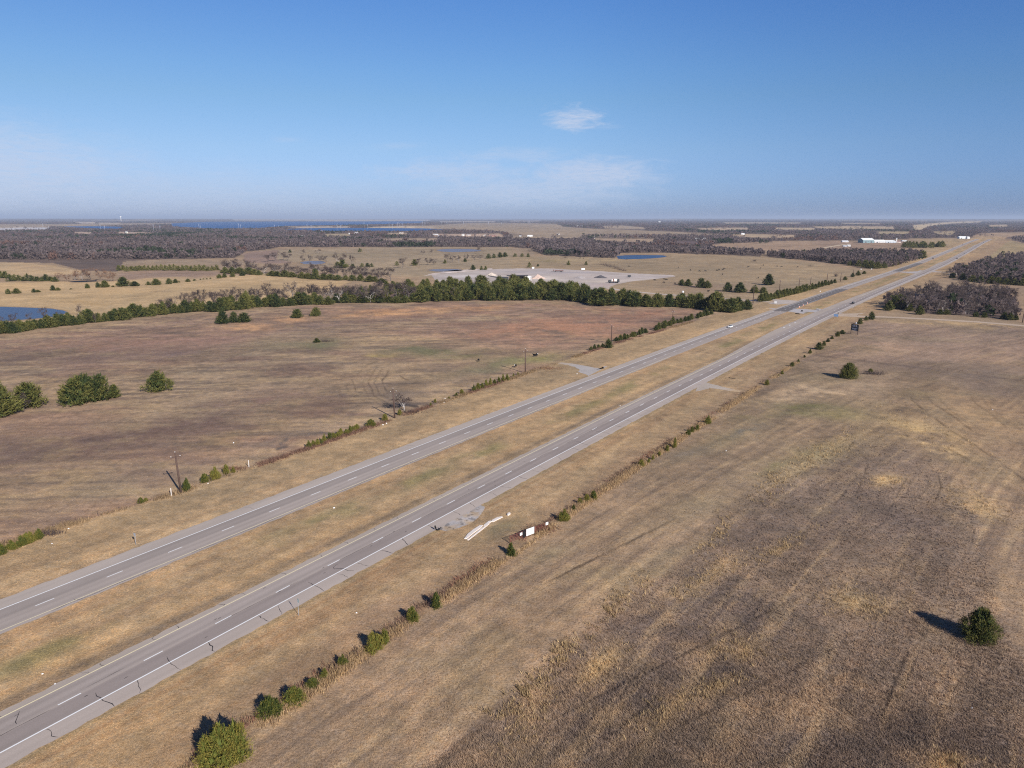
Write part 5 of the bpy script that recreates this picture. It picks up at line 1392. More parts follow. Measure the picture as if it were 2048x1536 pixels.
# ------------------------------------------------------------------ grass
def blades(name, X, Y, h, w, cols, nb, label, lean=.35, seed=0, tone=.25):
    r = np.random.default_rng(seed)
    n = len(X)
    x = np.repeat(X, nb) + r.normal(0, .14, n * nb) * np.repeat(np.clip(h / .35, .5, 2), nb); y = np.repeat(Y, nb) + r.normal(0, .14, n * nb) * np.repeat(np.clip(h / .35, .5, 2), nb)
    hh = np.repeat(h, nb) * r.uniform(.55, 1.25, n * nb); ww = np.repeat(w, nb) * r.uniform(.6, 1.4, n * nb)
    a = r.uniform(0, np.pi, n * nb); ca, sa = np.cos(a) * ww * .5, np.sin(a) * ww * .5
    lx, ly = r.normal(0, lean, n * nb) * hh, r.normal(0, lean, n * nb) * hh
    z0 = np.zeros(n * nb)
    V = np.stack([np.stack([x - ca, y - sa, z0], 1), np.stack([x + ca, y + sa, z0], 1), np.stack([x + lx, y + ly, hh], 1)], 1).reshape(-1, 3)
    c = np.repeat(cols * r.uniform(1 - tone, 1 + tone, (n, 1)), nb, 0) * r.uniform(.85, 1.15, (n * nb, 1))
    me = np_mesh(name, V, np.arange(3 * n * nb).reshape(-1, 3), np.repeat(np.clip(c, .01, .8), 3, 0)); me.materials.append(M['grass'])
    return tag(obj(name, me), label, 'grass', None, 'stuff')
def build_grass():
    r = np.random.default_rng(5)
    n = 200000
    u = r.uniform(-120, 2170, n); v = 660 + (1640 - 660) * np.sqrt(r.uniform(0, 1, n))
    g = G(u, v); X, Y = g[:, 0], g[:, 1]
    s, t = toST(X, Y)
    onroad = ((t > -3.7) & (t < 9.2 + np.interp(s, [300, 400, 560, 700], [0, 4.2, 4.2, 2]))) | ((t > 29.3) & (t < 42.4))
    drive = (pmask(u, v, [(1110, 722), (1200, 728), (1290, 700), (1180, 764), (1160, 745), (1110, 732)]) > 0) | (pmask(u, v, [(1380, 790), (1490, 790), (1490, 776), (1420, 758)]) > 0) | (pmask(u, v, [(870, 1068), (975, 1010), (965, 1040), (900, 1070)]) > 0) | (pmask(u, v, [(925, 1085), (1000, 1045), (1012, 1030), (1000, 1026), (960, 1045), (918, 1078)]) > 0)
    ok = ~onroad & ~drive & ((t < 60) | (r.uniform(0, 1, n) < .5)) & (np.hypot(X, Y) < 420 - 160 * r.uniform(0, 1, n))
    X, Y, s, t = X[ok], Y[ok], s[ok], t[ok]
    C = ground_color(X, Y)
    field = (t < fence_R(s)); left = t > fence_L(s)
    rough = .5 + .5 * np.clip(fbm(X, Y, 9, 3, 18) + .4, -1, 1)
    rg = pmask(*P(X, Y), ROUGH, 14)
    keep = (rg > .3) | ~field | (r.uniform(0, 1, len(X)) < .55)
    X, Y, s, t, C, field, left, rough, rg = X[keep], Y[keep], s[keep], t[keep], C[keep], field[keep], left[keep], rough[keep], rg[keep]
    h = np.where(field, .07 + .08 * rough + rg * (.06 + .17 * rough), np.where(left, .05 + .10 * rough, .05 + .08 * rough))
    w = np.where(field, .12, np.where(left, .12, .09)) * np.clip(np.hypot(X, Y) / 150, .7, 1.6)
    blades('field_grass', X, Y, h, w, C * 1.2, 3, 'dry tan and grey grass covering the fields, verges and median', .45, 6, .17)
    # tall dead grass along the fence lines
    n = 30000
    s = 330 * r.uniform(0, 1, n) ** 1.3 - 12; t = fence_R(s) + r.normal(0, .75, n) + .5
    dens = sstep(-.45, .35, fbm(s, t * .3, 9, 3, 19)) * np.interp(s, [-20, 160, 250, 330], [1, 1, .7, .25])
    ok = r.uniform(0, 1, n) < dens
    gate = (s > 77) & (s < 91) & (t > fence_R(s) - .2)
    ok &= ~gate
    s, t = s[ok], t[ok]; X, Y = ST(s, t)
    pale = r.uniform(0, 1, (len(s), 1)) ** .7
    C = (alb((196, 166, 122))[None] * pale + alb((150, 122, 98))[None] * (1 - pale))
    blades('tall_grass', X, Y, np.where(np.abs(t - fence_R(s) - .5) < 1, .72, .45) * r.uniform(.6, 1.2, len(s)), np.full(len(s), .10), C, 3, 'tall pale dead grass standing along the fence of the right field', .22, 7)
    n = 4500
    s = 300 * r.uniform(0, 1, n) ** 1.2 - 8; t = fence_R(s) + 1.5 + np.abs(r.normal(0, .9, n))
    ok = (r.uniform(0, 1, n) < sstep(-.3, .5, fbm(s, t * .3, 8, 3, 39)) * .9) & ~((s > 77) & (s < 90) & (t < fence_R(s) + .9))
    s, t = s[ok], t[ok]; X, Y = ST(s, t)
    C = alb((136, 108, 90))[None] * r.uniform(.7, 1.25, (len(s), 1)) * np.where(fbm(s, s * 0, 14, 2, 43)[:, None] > .2, np.array([1.12, .92, .88])[None], 1)
    blades('fence_weeds', X, Y, r.uniform(.3, .85, len(s)), np.full(len(s), .10), C, 3, 'reddish brown weeds standing on the road side of the tall grass fence', .3, 11)
    n = 20000
    s = 420 * r.uniform(0, 1, n) ** 1.2; t = fence_L(s) + r.normal(0, .8, n)
    ok = r.uniform(0, 1, n) < sstep(-.5, .4, fbm(s, t * .3, 12, 3, 29)) * .8
    s, t = s[ok], t[ok]; X, Y = ST(s, t)
    red = (fbm(s, s * 0, 25, 2, 23) > .1)[:, None]
    C = np.where(red, alb((140, 108, 90))[None], alb((158, 132, 100))[None]) * r.uniform(.7, 1.15, (len(s), 1))
    blades('tall_grass', X, Y, r.uniform(.4, 1.0, len(s)), np.full(len(s), .11), C, 3, 'brown weeds standing along the fence and pole line of the left field', .25, 8)
    # pale bunch grass in the right field
    X, Y = [], []
    for (pu, pv, ru, rv, sl, c, a) in PATCH:
        if c[0] >= 165 and pv > 850 and pu > 1000:
            k = int(80 * max(ru, 30) / 40); q = r.normal(0, .75, (k, 2))
            g = G(pu + q[:, 0] * ru, pv + q[:, 1] * rv + q[:, 0] * ru * sl); X.append(g[:, 0]); Y.append(g[:, 1])
    ed = np.asarray(ROUGH_EDGE, float); dl = np.concatenate([[0], np.cumsum(np.hypot(*np.diff(ed, axis=0).T))])
    q = r.uniform(0, dl[-1], 1500); wob = r.normal(0, 1, 1500)
    eu = np.interp(q, dl, ed[:, 0]) + wob * 9 + 14 * vnoise(q * .03, q * 0, 3); ev = np.interp(q, dl, ed[:, 1]) + wob * 8 + 10 * vnoise(q * .03, q * 0 + 5, 4)
    kk = r.uniform(0, 1, 1500) < sstep(-.3, .5, vnoise(q * .02, q * 0 + 9, 6)); g = G(eu[kk], ev[kk]); X.append(g[:, 0]); Y.append(g[:, 1])
    X, Y = np.concatenate(X), np.concatenate(Y)
    C = alb((182, 154, 114))[None] * r.uniform(.7, 1.1, (len(X), 1))
    blades('bunch_grass', X, Y, r.uniform(.3, .75, len(X)), np.full(len(X), .12), C, 5, 'pale bunches of taller grass dotted over the rough right field', .35, 9)
build_grass()
# ------------------------------------------------------------------ poles, signs, gate
M['plant_lead'] = plain('plant_lead', (96, 98, 102), .7, .1)
def z_at(u, v_top, x, y):
    """height of the point straight above (x,y) seen at row v_top"""
    yy = (768 - v_top) / FPX
    k = (-SP + yy * CP) / (CP + yy * SP)
    return H + y * k
def utility_pole(u, v, vt, label, lean=(0, 0), group='wooden utility poles', rot=.56):
    x, y, _ = g3(u, v); h = max(float(z_at(u, vt, x, y)), 7.5)
    o = thing('utility_pole', label, 'utility pole', (x, y, 0), rot, None, group)
    r = .20 + .00014 * y
    m = MB().tube([(0, 0, -.2), (lean[0] * .5, lean[1] * .5, h * .5), (lean[0], lean[1], h)], [r * 1.15, r, r * .75], 9).mesh('pole', M['pole_wood'], True)
    obj('pole', m, parent=o)
    a = MB().box(lean[0] - 1.15, lean[0] + 1.15, lean[1] - .30, lean[1] - .17, h - 1.15, h - 1.0).mesh('crossarm', M['pole_wood'])
    obj('crossarm', a, parent=o)
    for dx, zz, yy in ((-1.0, h - 1.0, -.235), (1.0, h - 1.0, -.235), (0, h, 0)):
        i = MB().tube([(lean[0] + dx, lean[1] + yy, zz), (lean[0] + dx, lean[1] + yy, zz + .14), (lean[0] + dx, lean[1] + yy, zz + .26)], [.06, .10, .05], 8).mesh('insulator', M['offwhite'], True)
        obj('insulator', i, parent=o)
    return o
for u, v, vt, lb, ln in [(362, 985, 905, 'dark leaning wooden pole with white top beside bright junipers', (-.35, .2)), (789.5, 836, 777, 'second wooden pole up the fence, by a round juniper', (-.25, 0)), (1050.6, 746, 698, 'third wooden pole up the fence, beside the black cows', (0, 0)), (1222.5, 687, 650.5, 'fourth wooden pole, rising behind a rounded cedar', (0, 0)), (1345, 648, 620, 'fifth wooden pole, between two juniper runs', (0, 0)), (1506, 606, 571, 'wooden pole at the road end of the dense cedar belt', (0, 0)), (1559, 582, 560.5, 'first wooden pole behind the straight roadside hedge', (0, 0)), (1598, 572, 557, 'second wooden pole behind the straight roadside hedge', (0, 0)), (1621, 569, 555.5, 'third wooden pole behind the straight roadside hedge', (0, 0)), (1654, 561, 551, 'wooden pole at the far end of the straight roadside hedge', (0, 0)), (1681, 563, 545, 'wooden pole in the gap past the roadside hedge', (0, 0)), (1706.5, 551, 538, 'wooden pole nearest the westbound road grove', (0, 0)), (1770.5, 610, 582, 'wooden pole at the corner of the farm road grove', (.2, 0)), (2045, 645, 621, 'wooden pole beside the farm road past the grove', (.2, 0))]:
    utility_pole(u, v, vt, lb, ln)

RANG = math.atan2(RD[1], RD[0])      # heading of the eastbound road
def post_sign(u, v, vt, pw, ph, mat, label, back=None, name='road_sign', turn=RANG, legs=1, off=0.0):
    x, y, _ = g3(u, v); h = float(z_at(u, vt, x, y))
    o = thing(name, label, 'road sign', (x, y, 0), turn)
    for k in range(legs):
        yy = 0 if legs == 1 else (-.33 + .66 * k) * pw
        obj('post', MB().box(-.03, .03, yy - .035, yy + .035, -.1, h - .08).mesh('post', M['steel']), parent=o)
    obj('panel', MB().box(-.065, -.033, -pw / 2 + off, pw / 2 + off, h - ph, h).mesh('panel', mat), parent=o)
    return o
post_sign(597.5, 1231, 1198, .5, .6, M['sign_green'], 'small pale sign on a thin steel post by the eastbound shoulder', turn=RANG + 2.9)
post_sign(272, 1090, 1066, .6, .7, M['steel'], 'thin steel sign post seen edge on beside the westbound shoulder', turn=RANG + .1)
post_sign(1671.5, 637, 628, 2.9, 1.7, M['sign_blue'], 'pale blue road sign on two posts at the farm road turn', legs=2, turn=RANG - .2)
post_sign(1675.6, 634, 625, .95, .95, M['black'], 'dark back of a stop sign behind the pale blue sign', turn=RANG - .9)
post_sign(1603.6, 625.5, 620, .95, .95, M['black'], 'dark sign standing on the median crossover', turn=RANG)
post_sign(1705.8, 619, 612.5, .6, .75, M['steel'], 'thin sign post at the shoulder below the dark car', turn=RANG + 1.4)
post_sign(1598.6, 674, 661, .5, .7, M['steel'], 'slim sign post by the shoulder before the black board sign', turn=RANG + 1.3)
post_sign(1551, 608.5, 602.5, 2.0, 1.6, M['white'], 'small white board at the dirt entrance beside the hedge', turn=RANG)
post_sign(1640.5, 585, 581.5, 1.0, 1.0, M['white'], 'small white roadside sign beside the dark asphalt patch', turn=RANG)
post_sign(1743, 540.5, 537, 1.2, 1.2, M['white'], 'small white sign at the corner of the westbound road grove', turn=RANG)
post_sign(1722, 541.5, 537.4, 1.4, 1.2, M['white'], 'white board before the westbound road grove', turn=RANG)
for u, v in [(1606, 611.5), (1614.5, 607.5), (1598.5, 615)]:
    x, y, _ = g3(u, v)
    o = thing('traffic_barrel', 'orange and white work barrel on the dark asphalt patch', 'traffic barrel', (x, y, 0), 0, None, 'work barrels on the dark asphalt patch')
    obj('drum', MB().tube([(0, 0, 0), (0, 0, .5), (0, 0, 1.05)], [.32, .29, .24], 12).mesh('drum', M['orange'], False), parent=o)
    obj('stripe', MB().tube([(0, 0, .35), (0, 0, .55)], [.313, .303], 12).mesh('stripe', M['white']), parent=o)
    obj('stripe', MB().tube([(0, 0, .72), (0, 0, .88)], [.288, .272], 12).mesh('stripe', M['white']), parent=o)

# black board sign with pale lettering at the field edge
def board_sign():
    xa, ya, _ = g3(1701.6, 667); xb, yb, _ = g3(1715, 669.5)
    w = math.hypot(xb - xa, yb - ya); zt = float(z_at(1708, 648.7, (xa + xb) / 2, (ya + yb) / 2)); zb = float(z_at(1708, 661.6, (xa + xb) / 2, (ya + yb) / 2))
    o = thing('board_sign', 'big black board sign with rows of white lettering on two dark legs', 'sign', ((xa + xb) / 2, (ya + yb) / 2, 0), math.atan2(yb - ya, xb - xa))
    for s in (-1, 1):
        obj('leg', MB().box(s * w / 2 - .14, s * w / 2 + .14, -.12, .12, -.1, zb + .1).mesh('leg', M['pole_wood']), parent=o)
    b = obj('board', MB().box(-w / 2 - .2, w / 2 + .2, -.13, .13, zb + .1, zt).mesh('board', M['black']), parent=o)
    r = random.Random(2); L = MB(); hh = zt - zb
    for zc, half, ht in ((.86, .40, .10), (.73, .34, .10), (.62, .40, .055), (.40, .44, .06), (.31, .40, .07), (.20, .34, .07)):
        xx = -half * w
        while xx < half * w:
            lw = r.uniform(.12, .34)
            if r.random() < .86: L.box(xx, min(xx + lw, half * w), -.145, -.132, zb + .1 + (hh - .1) * zc - ht * hh * .5, zb + .1 + (hh - .1) * zc + ht * hh * .5)
            xx += lw + .06
    L.box(-.45 * w, .45 * w, -.145, -.132, zb + .12, zb + .12 + .045 * hh)
    obj('lettering', L.mesh('lettering', M['white']), parent=b)
    # round pale emblem on a bracket over the top edge
    E = MB().tube([(.55, -.10, zt + .75), (.55, .10, zt + .75)], [.55, .55], 20).mesh('emblem', M['white'])
    obj('emblem', E, parent=o)
    obj('bracket', MB().tube([(-1.5, 0, zt), (-.6, 0, zt + .75), (.1, 0, zt + .5), (1.0, 0, zt + .45), (1.8, 0, zt)], .06, 6).mesh('bracket', M['black']), parent=o)
board_sign()

# rusty pipe gate with a white notice
def pipe_gate():
    a = np.array(g3(1020, 1087)[:2]); b = np.array(g3(1094, 1059)[:2])
    L = float(np.hypot(*(b - a))); ang = math.atan2(b[1] - a[1], b[0] - a[0])
    o = thing('pipe_gate', 'rusty brown pipe gate carrying white notices in the grass fence line', 'gate', (a[0], a[1], 0), ang)
    for x in (0, L * .36, L * .68, L):
        obj('gate_post', MB().tube([(x, 0, -.1), (x, 0, 1.75)], .08, 8).mesh('gate_post', M['rust_steel'], True), parent=o)
    rails = MB()
    for z in (.35, .62, .89, 1.16, 1.43, 1.65): rails.tube([(0, -.03, z), (L, -.03, z)], .04, 6)
    for x in np.arange(.8, L, 1.0): rails.tube([(x, .02, .3), (x, .02, 1.65)], .025, 5)
    obj('rails', rails.mesh('rails', M['rust_steel'], True), parent=o)
    n = obj('notice', MB().box(L * .42, L * .63, -.14, -.10, .35, 1.85).mesh('notice', M['white']), parent=o)
    T = MB(); r = random.Random(4)
    for z in (1.72, 1.50, 1.28, 1.06, .84, .62):
        xx = L * .43
        while xx < L * .60:
            w = r.uniform(.12, .4); T.box(xx, min(xx + w, L * .61), -.147, -.141, z, z + .07); xx += w + .09
    obj('lettering', T.mesh('lettering', M['plant_lead']), parent=n)
    obj('small_notice', MB().box(L * .25, L * .31, -.14, -.10, .95, 1.55).mesh('small_notice', M['white']), parent=o)
    obj('small_notice', MB().box(L * .95, L * 1.02, -.14, -.10, 1.15, 1.75).mesh('small_notice', M['white']), parent=o)
    obj('painted_shade', MB().box(L * .33, L * .405, -.11, -.07, .2, 1.72).mesh('painted_shade', M['black']), parent=o)  # added black panel standing in for shade beside the notice
pipe_gate()

def irregular_slab(name, px, h, label, cat, mat, seed, group=None):
    """flat irregular block traced on the ground"""
    r = random.Random(seed); g = [g3(u, v) for u, v in px]
    cx = sum(p[0] for p in g) / len(g); cy = sum(p[1] for p in g) / len(g)
    lo = [(p[0] - cx, p[1] - cy, -.03) for p in g]; hi = [((p[0] - cx) * .96, (p[1] - cy) * .96, h * r.uniform(.8, 1.15)) for p in g]
    return tag(obj(name, MB().loft([lo, hi]).mesh(name, mat), loc=(cx, cy, 0)), label, cat, group)
irregular_slab('concrete_slab', [(928, 1078), (933, 1078.5), (948, 1066), (962, 1056), (966, 1051), (960, 1051), (946, 1060), (935, 1069)], .16, 'widest pale concrete strip lying at the low end of the broken row', 'concrete slab', M['concrete'], 1)
irregular_slab('concrete_slab', [(934, 1080.5), (937, 1081), (955, 1067), (966, 1058.5), (979, 1048), (977, 1046.5), (966, 1055), (952, 1066)], .14, 'narrow pale concrete strip lying close beside the widest one', 'concrete slab', M['concrete'], 2)
irregular_slab('concrete_slab', [(967, 1051), (972, 1051.5), (983, 1044), (982, 1042), (977, 1043)], .15, 'short pale concrete piece joining the two broken strips', 'concrete slab', M['concrete'], 3)
irregular_slab('concrete_slab', [(982, 1043.5), (987, 1044), (999, 1038), (1006, 1034.5), (1004, 1033), (994, 1035.5), (984, 1041)], .16, 'pale concrete strip at the upper end of the broken row', 'concrete slab', M['concrete'], 4)
irregular_slab('concrete_block', [(1013.5, 1031), (1016, 1032), (1021, 1028.5), (1020, 1027), (1016, 1027.6)], .28, 'small white concrete block alone above the broken strips', 'concrete block', M['concrete'], 5)
def tyre_scrap(u, v, label, pts, rad):
    x, y, _ = g3(u, v)
    return tag(obj('tyre_scrap', MB().tube(pts, rad, 7).mesh('tyre_scrap', M['tyre'], True), loc=(x, y, 0)), label, 'tyre scrap')
tyre_scrap(876, 1060.5, 'black V-shaped strip of tyre standing at the shoulder edge by gravel', [(-.65, .1, 1.0), (-.5, .05, .45), (-.28, 0, .12), (.05, 0, .1), (.3, .05, .25), (.65, .2, .62)], [.16, .18, .2, .2, .18, .14])
tyre_scrap(1464, 756.5, 'curved black strip of tyre lying in the grass near the field entrance', [(-1.0, .9, .1), (-.8, .1, .12), (-.2, -.4, .14), (.6, -.6, .12), (1.3, -.55, .08)], .12)
tyre_scrap(1595, 628.3, 'dark strip of tyre lying on the median by the crossover', [(-1.2, .9, .3), (-.3, .2, .35), (.6, -.3, .3), (1.1, -1.1, .2)], .3)
# litter along fence and verges
LIT = [(362, 983, 'white scrap at the foot of the leaning wooden pole'), (416, 967, 'white scrap beside the junipers past the leaning pole'), (467, 886, 'white scrap alone in the left field above the leaning pole'), (137, 1057.5, 'white scrap in weeds at the end of the low juniper clump'), (104, 1087.5, 'flat white scrap on the verge below the low juniper clump'), (773, 847, 'white scrap under the juniper at the second pole'), (766, 850, 'tiny white scrap between two junipers at the second pole'), (888, 805, 'white scrap by the verge past the second pole'), (890, 797, 'long pale scrap in the weeds past the second pole'), (1452, 902, 'white scrap in the grey patch by the fence junipers'), (1985, 820, 'white scrap alone in the far part of the rough field'), (1154, 748, 'white scrap on the verge inside the farm driveway'), (713, 1226, 'pale scrap on the mown verge below the gate'), (85, 1348, 'white scrap on the median near the low end'), (110, 1368, 'cream scrap on the median beside the yellow line'), (668, 1016, 'white scrap on the green strip of the median'), (1240, 812, 'white scrap on the median opposite the field entrance'), (1506, 781, 'white tag on the fence near the field entrance'), (1944, 1416, 'tiny white scrap below the lone round cedar')]
for i, (u, v, lb) in enumerate(LIT):
    x, y, _ = g3(u, v); r = random.Random(i); s = (.11 + .0007 * y) * r.uniform(.7, 1.2)
    bm = bmesh.new(); bmesh.ops.create_icosphere(bm, subdivisions=2, radius=1)
    for q in bm.verts: q.co = Vector((q.co.x * s * r.uniform(.8, 1.2), q.co.y * s * .7 * r.uniform(.8, 1.2), max(0, q.co.z * s * .6 * r.uniform(.6, 1.2) + s * .2)))
    me = bpy.data.meshes.new('litter'); bm.to_mesh(me); bm.free(); me.materials.append(M['white'])
    tag(obj('litter', me, loc=(x, y, 0), rotz=r.uniform(0, 3)), lb, 'litter')

# wire fences
def wire_fence(pts, label, step, h=1.25, maxn=90, name='wire_fence'):
    pts = np.asarray(pts, float); d = np.concatenate([[0], np.cumsum(np.hypot(*np.diff(pts, axis=0).T))])
    n = min(int(d[-1] / step) + 1, maxn); q = np.linspace(0, d[-1], n)
    x = np.interp(q, d, pts[:, 0]); y = np.interp(q, d, pts[:, 1])
    o = thing(name, label, 'wire fence', (float(x[0]), float(y[0]), 0))
    pm = MB().tube([(0, 0, -.1), (0, 0, h)], .045, 6).mesh('fence_post', M['pole_wood'])
    for i in range(n): obj('fence_post', pm, parent=o, loc=(float(x[i] - x[0]), float(y[i] - y[0]), 0), rotz=i * .7)
    W = MB()
    for z in (.4, .75, 1.1):
        W.tube([(float(a - x[0]), float(b - y[0]), z) for a, b in zip(x, y)], .006, 3, False)
    obj('wire', W.mesh('wire', M['rust_steel']), parent=o)
def fl(s0, s1, f): return [tuple(float(q) for q in ST(s, f(s) + .6)) for s in np.linspace(s0, s1, 30)]
wire_fence(fl(-20, 77, fence_R), 'wire fence in tall grass below the pipe gate', 4.2)
wire_fence(fl(92, 330, fence_R), 'wire fence in tall grass above the pipe gate', 4.5)
wire_fence([tuple(G(u, v)) for u, v in [(1633, 709), (1700, 718), (1761, 726), (1811, 730.5), (1936, 746.5), (2046, 760), (2150, 776)]], 'faint wire fence crossing the field behind the lone cedar', 5.5, maxn=50)
wire_fence([tuple(float(q) for q in ST(s, fence_L(s))) for s in np.linspace(0, 260, 40)], 'wire fence along the wooden poles of the left field', 4.5)
for u, v, lb in [(343, 991, 'white fence post just below the leaning wooden pole'), (498, 934, 'pale fence post in red weeds past the leaning pole')]:
    x, y, _ = g3(u, v)
    tag(obj('fence_post', MB().box(-.07, .07, -.07, .07, -.1, 1.9).mesh('fence_post', M['offwhite']), loc=(x, y, 0)), lb, 'fence post')

# ------------------------------------------------------------------ cattle
def cow_mesh(name, graze, white_face):
    bm = bmesh.new(); lay = bm.verts.layers.skin.verify()
    def v(co, r, root=False):
        q = bm.verts.new(co); q[lay].radius = (r[0], r[1]) if hasattr(r, '__len__') else (r, r); q[lay].use_root = root; return q
    def chain(*vs):
        for a, b in zip(vs, vs[1:]): bm.edges.new((a, b))
    rump = v((-.85, 0, 1.08), .30); mid = v((-.2, 0, 1.0), .40, True); chest = v((.45, 0, 1.02), .36)
    if graze: neck = v((.92, 0, .92), .20); head = v((1.25, 0, .52), .14); muz = v((1.38, 0, .22), .09)
    else: neck = v((.88, 0, 1.25), .20); head = v((1.2, 0, 1.42), .15); muz = v((1.52, 0, 1.27), .10)
    chain(rump, mid, chest, neck, head, muz)
    for s in (-1, 1):
        a = v((.5, .2 * s, .72), .13); b = v((.52, .2 * s, .42), .07); c = v((.5, .2 * s, .06), .06); chain(chest, a, b, c)
        a = v((-.82, .22 * s, .82), .17); b = v((-.70, .22 * s, .60), .10); c = v((-.86, .22 * s, .40), .065); d = v((-.80, .22 * s, .06), .06); chain(rump, a, b, c, d)
        e = v((head.co.x - .08, .2 * s, head.co.z + .09), .035); chain(head, e)
    t1 = v((-1.15, 0, 1.05), .04); t2 = v((-1.2, 0, .55), .04); chain(rump, t1, t2)
    me = bpy.data.meshes.new(name); bm.to_mesh(me); bm.free()
    o = bpy.data.objects.new('tmp', me); COL.objects.link(o)
    o.modifiers.new('skin', 'SKIN'); m = o.modifiers.new('sub', 'SUBSURF'); m.levels = 1; m.render_levels = 1
    dg = bpy.context.evaluated_depsgraph_get(); dg.update()
    out = bpy.data.meshes.new_from_object(o.evaluated_get(dg)); out.name = name
    bpy.data.objects.remove(o)
    out.materials.clear(); out.materials.append(M['cow']); out.materials.append(M['white'])
    hx = 1.12 if graze else 1.16
    for p in out.polygons:
        p.use_smooth = True; p.material_index = 1 if white_face and p.center.x > hx else 0
    return out
M['cow'] = plain('cow_hide', (26, 24, 24), .6, .15)
COW_G, COW_S, COW_W = cow_mesh('cow', True, False), cow_mesh('cow', False, False), cow_mesh('cow', False, True)
def cow(u, v, me, heading, label, group=None, sc=1.0):
    x, y, _ = g3(u, v)
    tag(obj('cow', me, loc=(x, y, 0), rotz=heading, scale=sc), label, 'cow', group)
cow(957, 723, COW_G, 1.9, 'all black cow apart from the others on the green patch')
cow(1031, 735, COW_W, -1.9, 'black cow with white face, standing below the cow pair near the third pole')
cow(1069, 713.5, COW_W, 2.6, 'black cow turned away in the pair by the third pole')
cow(1073.5, 712.5, COW_W, -1.2, 'white faced black cow facing out of the pair by the third pole')
for i, (u, v) in enumerate([(1356.5, 536.5), (1381, 541.5), (1399, 543.6), (1411, 543.6), (1434, 542), (1438, 540.6), (1445.5, 540.5), (1448.5, 538.5), (1445, 550), (1496.5, 535), (1527, 531.5), (1521.5, 537), (1309.5, 562), (1327.5, 566.5), (1350, 568.4), (1416.5, 584.5), (1516.5, 557), (1254, 519.5), (1160, 517.2), (1167, 517.6), (1258, 534), (1554, 533.8), (1563, 534.4), (1595.5, 534.8), (1329, 560.4), (1333, 560.8)]):
    cow(u, v, COW_G if i % 3 else COW_S, rng.uniform(0, 6.28), 'small black cow grazing in the wide tan pasture beyond the gravel yard', 'cattle in the far pasture', 1.25)
for u, v, w, h, lb in [(1508.5, 522.5, 5, 6, 'dark scraggy bush in the upper cattle pasture'), (1621, 532.6, 11, 4, 'dark heap of brush in the cattle pasture below the grove'), (1671.5, 553, 5, 11, 'thin dark bush on a stem beside the pasture poles'), (1130.5, 515.4, 8, 3, 'dark brush below the evergreen edge of the far woods')]:
    brush(u, v, w, h, lb, n=140)

# ------------------------------------------------------------------ vehicles
def car_meshes():
    def ring(x, hw, z0, z1, r=.12):
        return [(x, -hw, z0 + r), (x, -hw + r * .5, z0), (x, hw - r * .5, z0), (x, hw, z0 + r), (x, hw * 1.0, z1 - r), (x, hw * .9, z1), (x, -hw * .9, z1), (x, -hw, z1 - r)]
    body = MB().loft([ring(-2.35, .70, .42, .86), ring(-2.2, .86, .30, .98), ring(-1.5, .91, .25, 1.02), ring(0, .92, .25, 1.0), ring(1.0, .92, .25, .98), ring(1.9, .88, .28, .88), ring(2.25, .74, .36, .74)])
    gr = lambda x, hw, z0, z1, tp: [(x, -hw, z0), (x, hw, z0), (x, hw * tp, z1), (x, -hw * tp, z1)]
    glass = MB().loft([[(-1.75, -.8, .97), (-1.75, .8, .97), (-1.70, .78, 1.0), (-1.70, -.78, 1.0)], gr(-1.15, .82, .97, 1.40, .82), gr(.25, .82, .97, 1.42, .82), [(1.15, -.8, .95), (1.15, .8, .95), (1.10, .78, .97), (1.10, -.78, .97)]])
    roof = MB().loft([[(-1.2, -.66, 1.395), (-1.2, .66, 1.395), (-1.15, .62, 1.45), (-1.15, -.62, 1.45)], [(-.4, -.68, 1.41), (-.4, .68, 1.41), (-.4, .64, 1.50), (-.4, -.64, 1.50)], [(.3, -.66, 1.41), (.3, .66, 1.41), (.25, .62, 1.46), (.25, -.62, 1.46)]])
    return body, glass, roof
def car(u, v, heading, paint, label, group=None):
    x, y, _ = g3(u, v)
    o = thing('car', label, 'car', (x, y, .032), heading, None, group)
    b, g, r = car_meshes()
    obj('body', b.mesh('body', paint, False), parent=o); obj('windows', g.mesh('windows', M['glass']), parent=o); obj('roof', r.mesh('roof', paint), parent=o)
    for px in (-1.4, 1.45):
        for sy in (-1, 1):
            w = obj('wheel', MB().tube([(px, sy * .72, .33), (px, sy * .93, .33)], .33, 16).mesh('wheel', M['tyre']), parent=o)
            obj('rim', MB().tube([(px, sy * .90, .33), (px, sy * .945, .33)], .2, 12).mesh('rim', M['rim']), parent=w)
    for sy in (-1, 1):
        obj('headlight', MB().box(2.05, 2.20, sy * .62 - .16, sy * .62 + .16, .58, .72).mesh('headlight', M['lamp']), parent=o)
        obj('tail_light', MB().box(-2.34, -2.2, sy * .66 - .14, sy * .66 + .14, .72, .86).mesh('tail_light', M['tail']), parent=o)
    return o
paint = {'white': plain('white_paint', (240, 240, 238), .25, .02, spec=.5), 'dark': plain('dark_paint', (44, 48, 54), .25, .05, spec=.5), 'silver': plain('silver_paint', (150, 154, 160), .3, .03, metal=.3), 'red': plain('red_paint', (110, 52, 46), .3, .05)}
WB = RANG + math.pi
car(1461, 655, WB - .02, paint['white'], 'white car coming towards the camera on the westbound road')
car(1706, 607.2, RANG, paint['dark'], 'dark car driving away past the turn to the farm road')
car(1866, 517.6, WB, paint['dark'], 'small dark car on the westbound road near the bigger grove')
car(1914, 517.6, RANG, paint['dark'], 'dark car far up the eastbound road, below a silver one')
car(1930, 507.4, RANG, paint['silver'], 'silver car on the eastbound road above a dark one')
car(1905.5, 496.6, WB, paint['silver'], 'pale car on the westbound road beside the farm lane')
car(1925, 488.8, WB, paint['red'], 'reddish car nearing the crest of the westbound road')
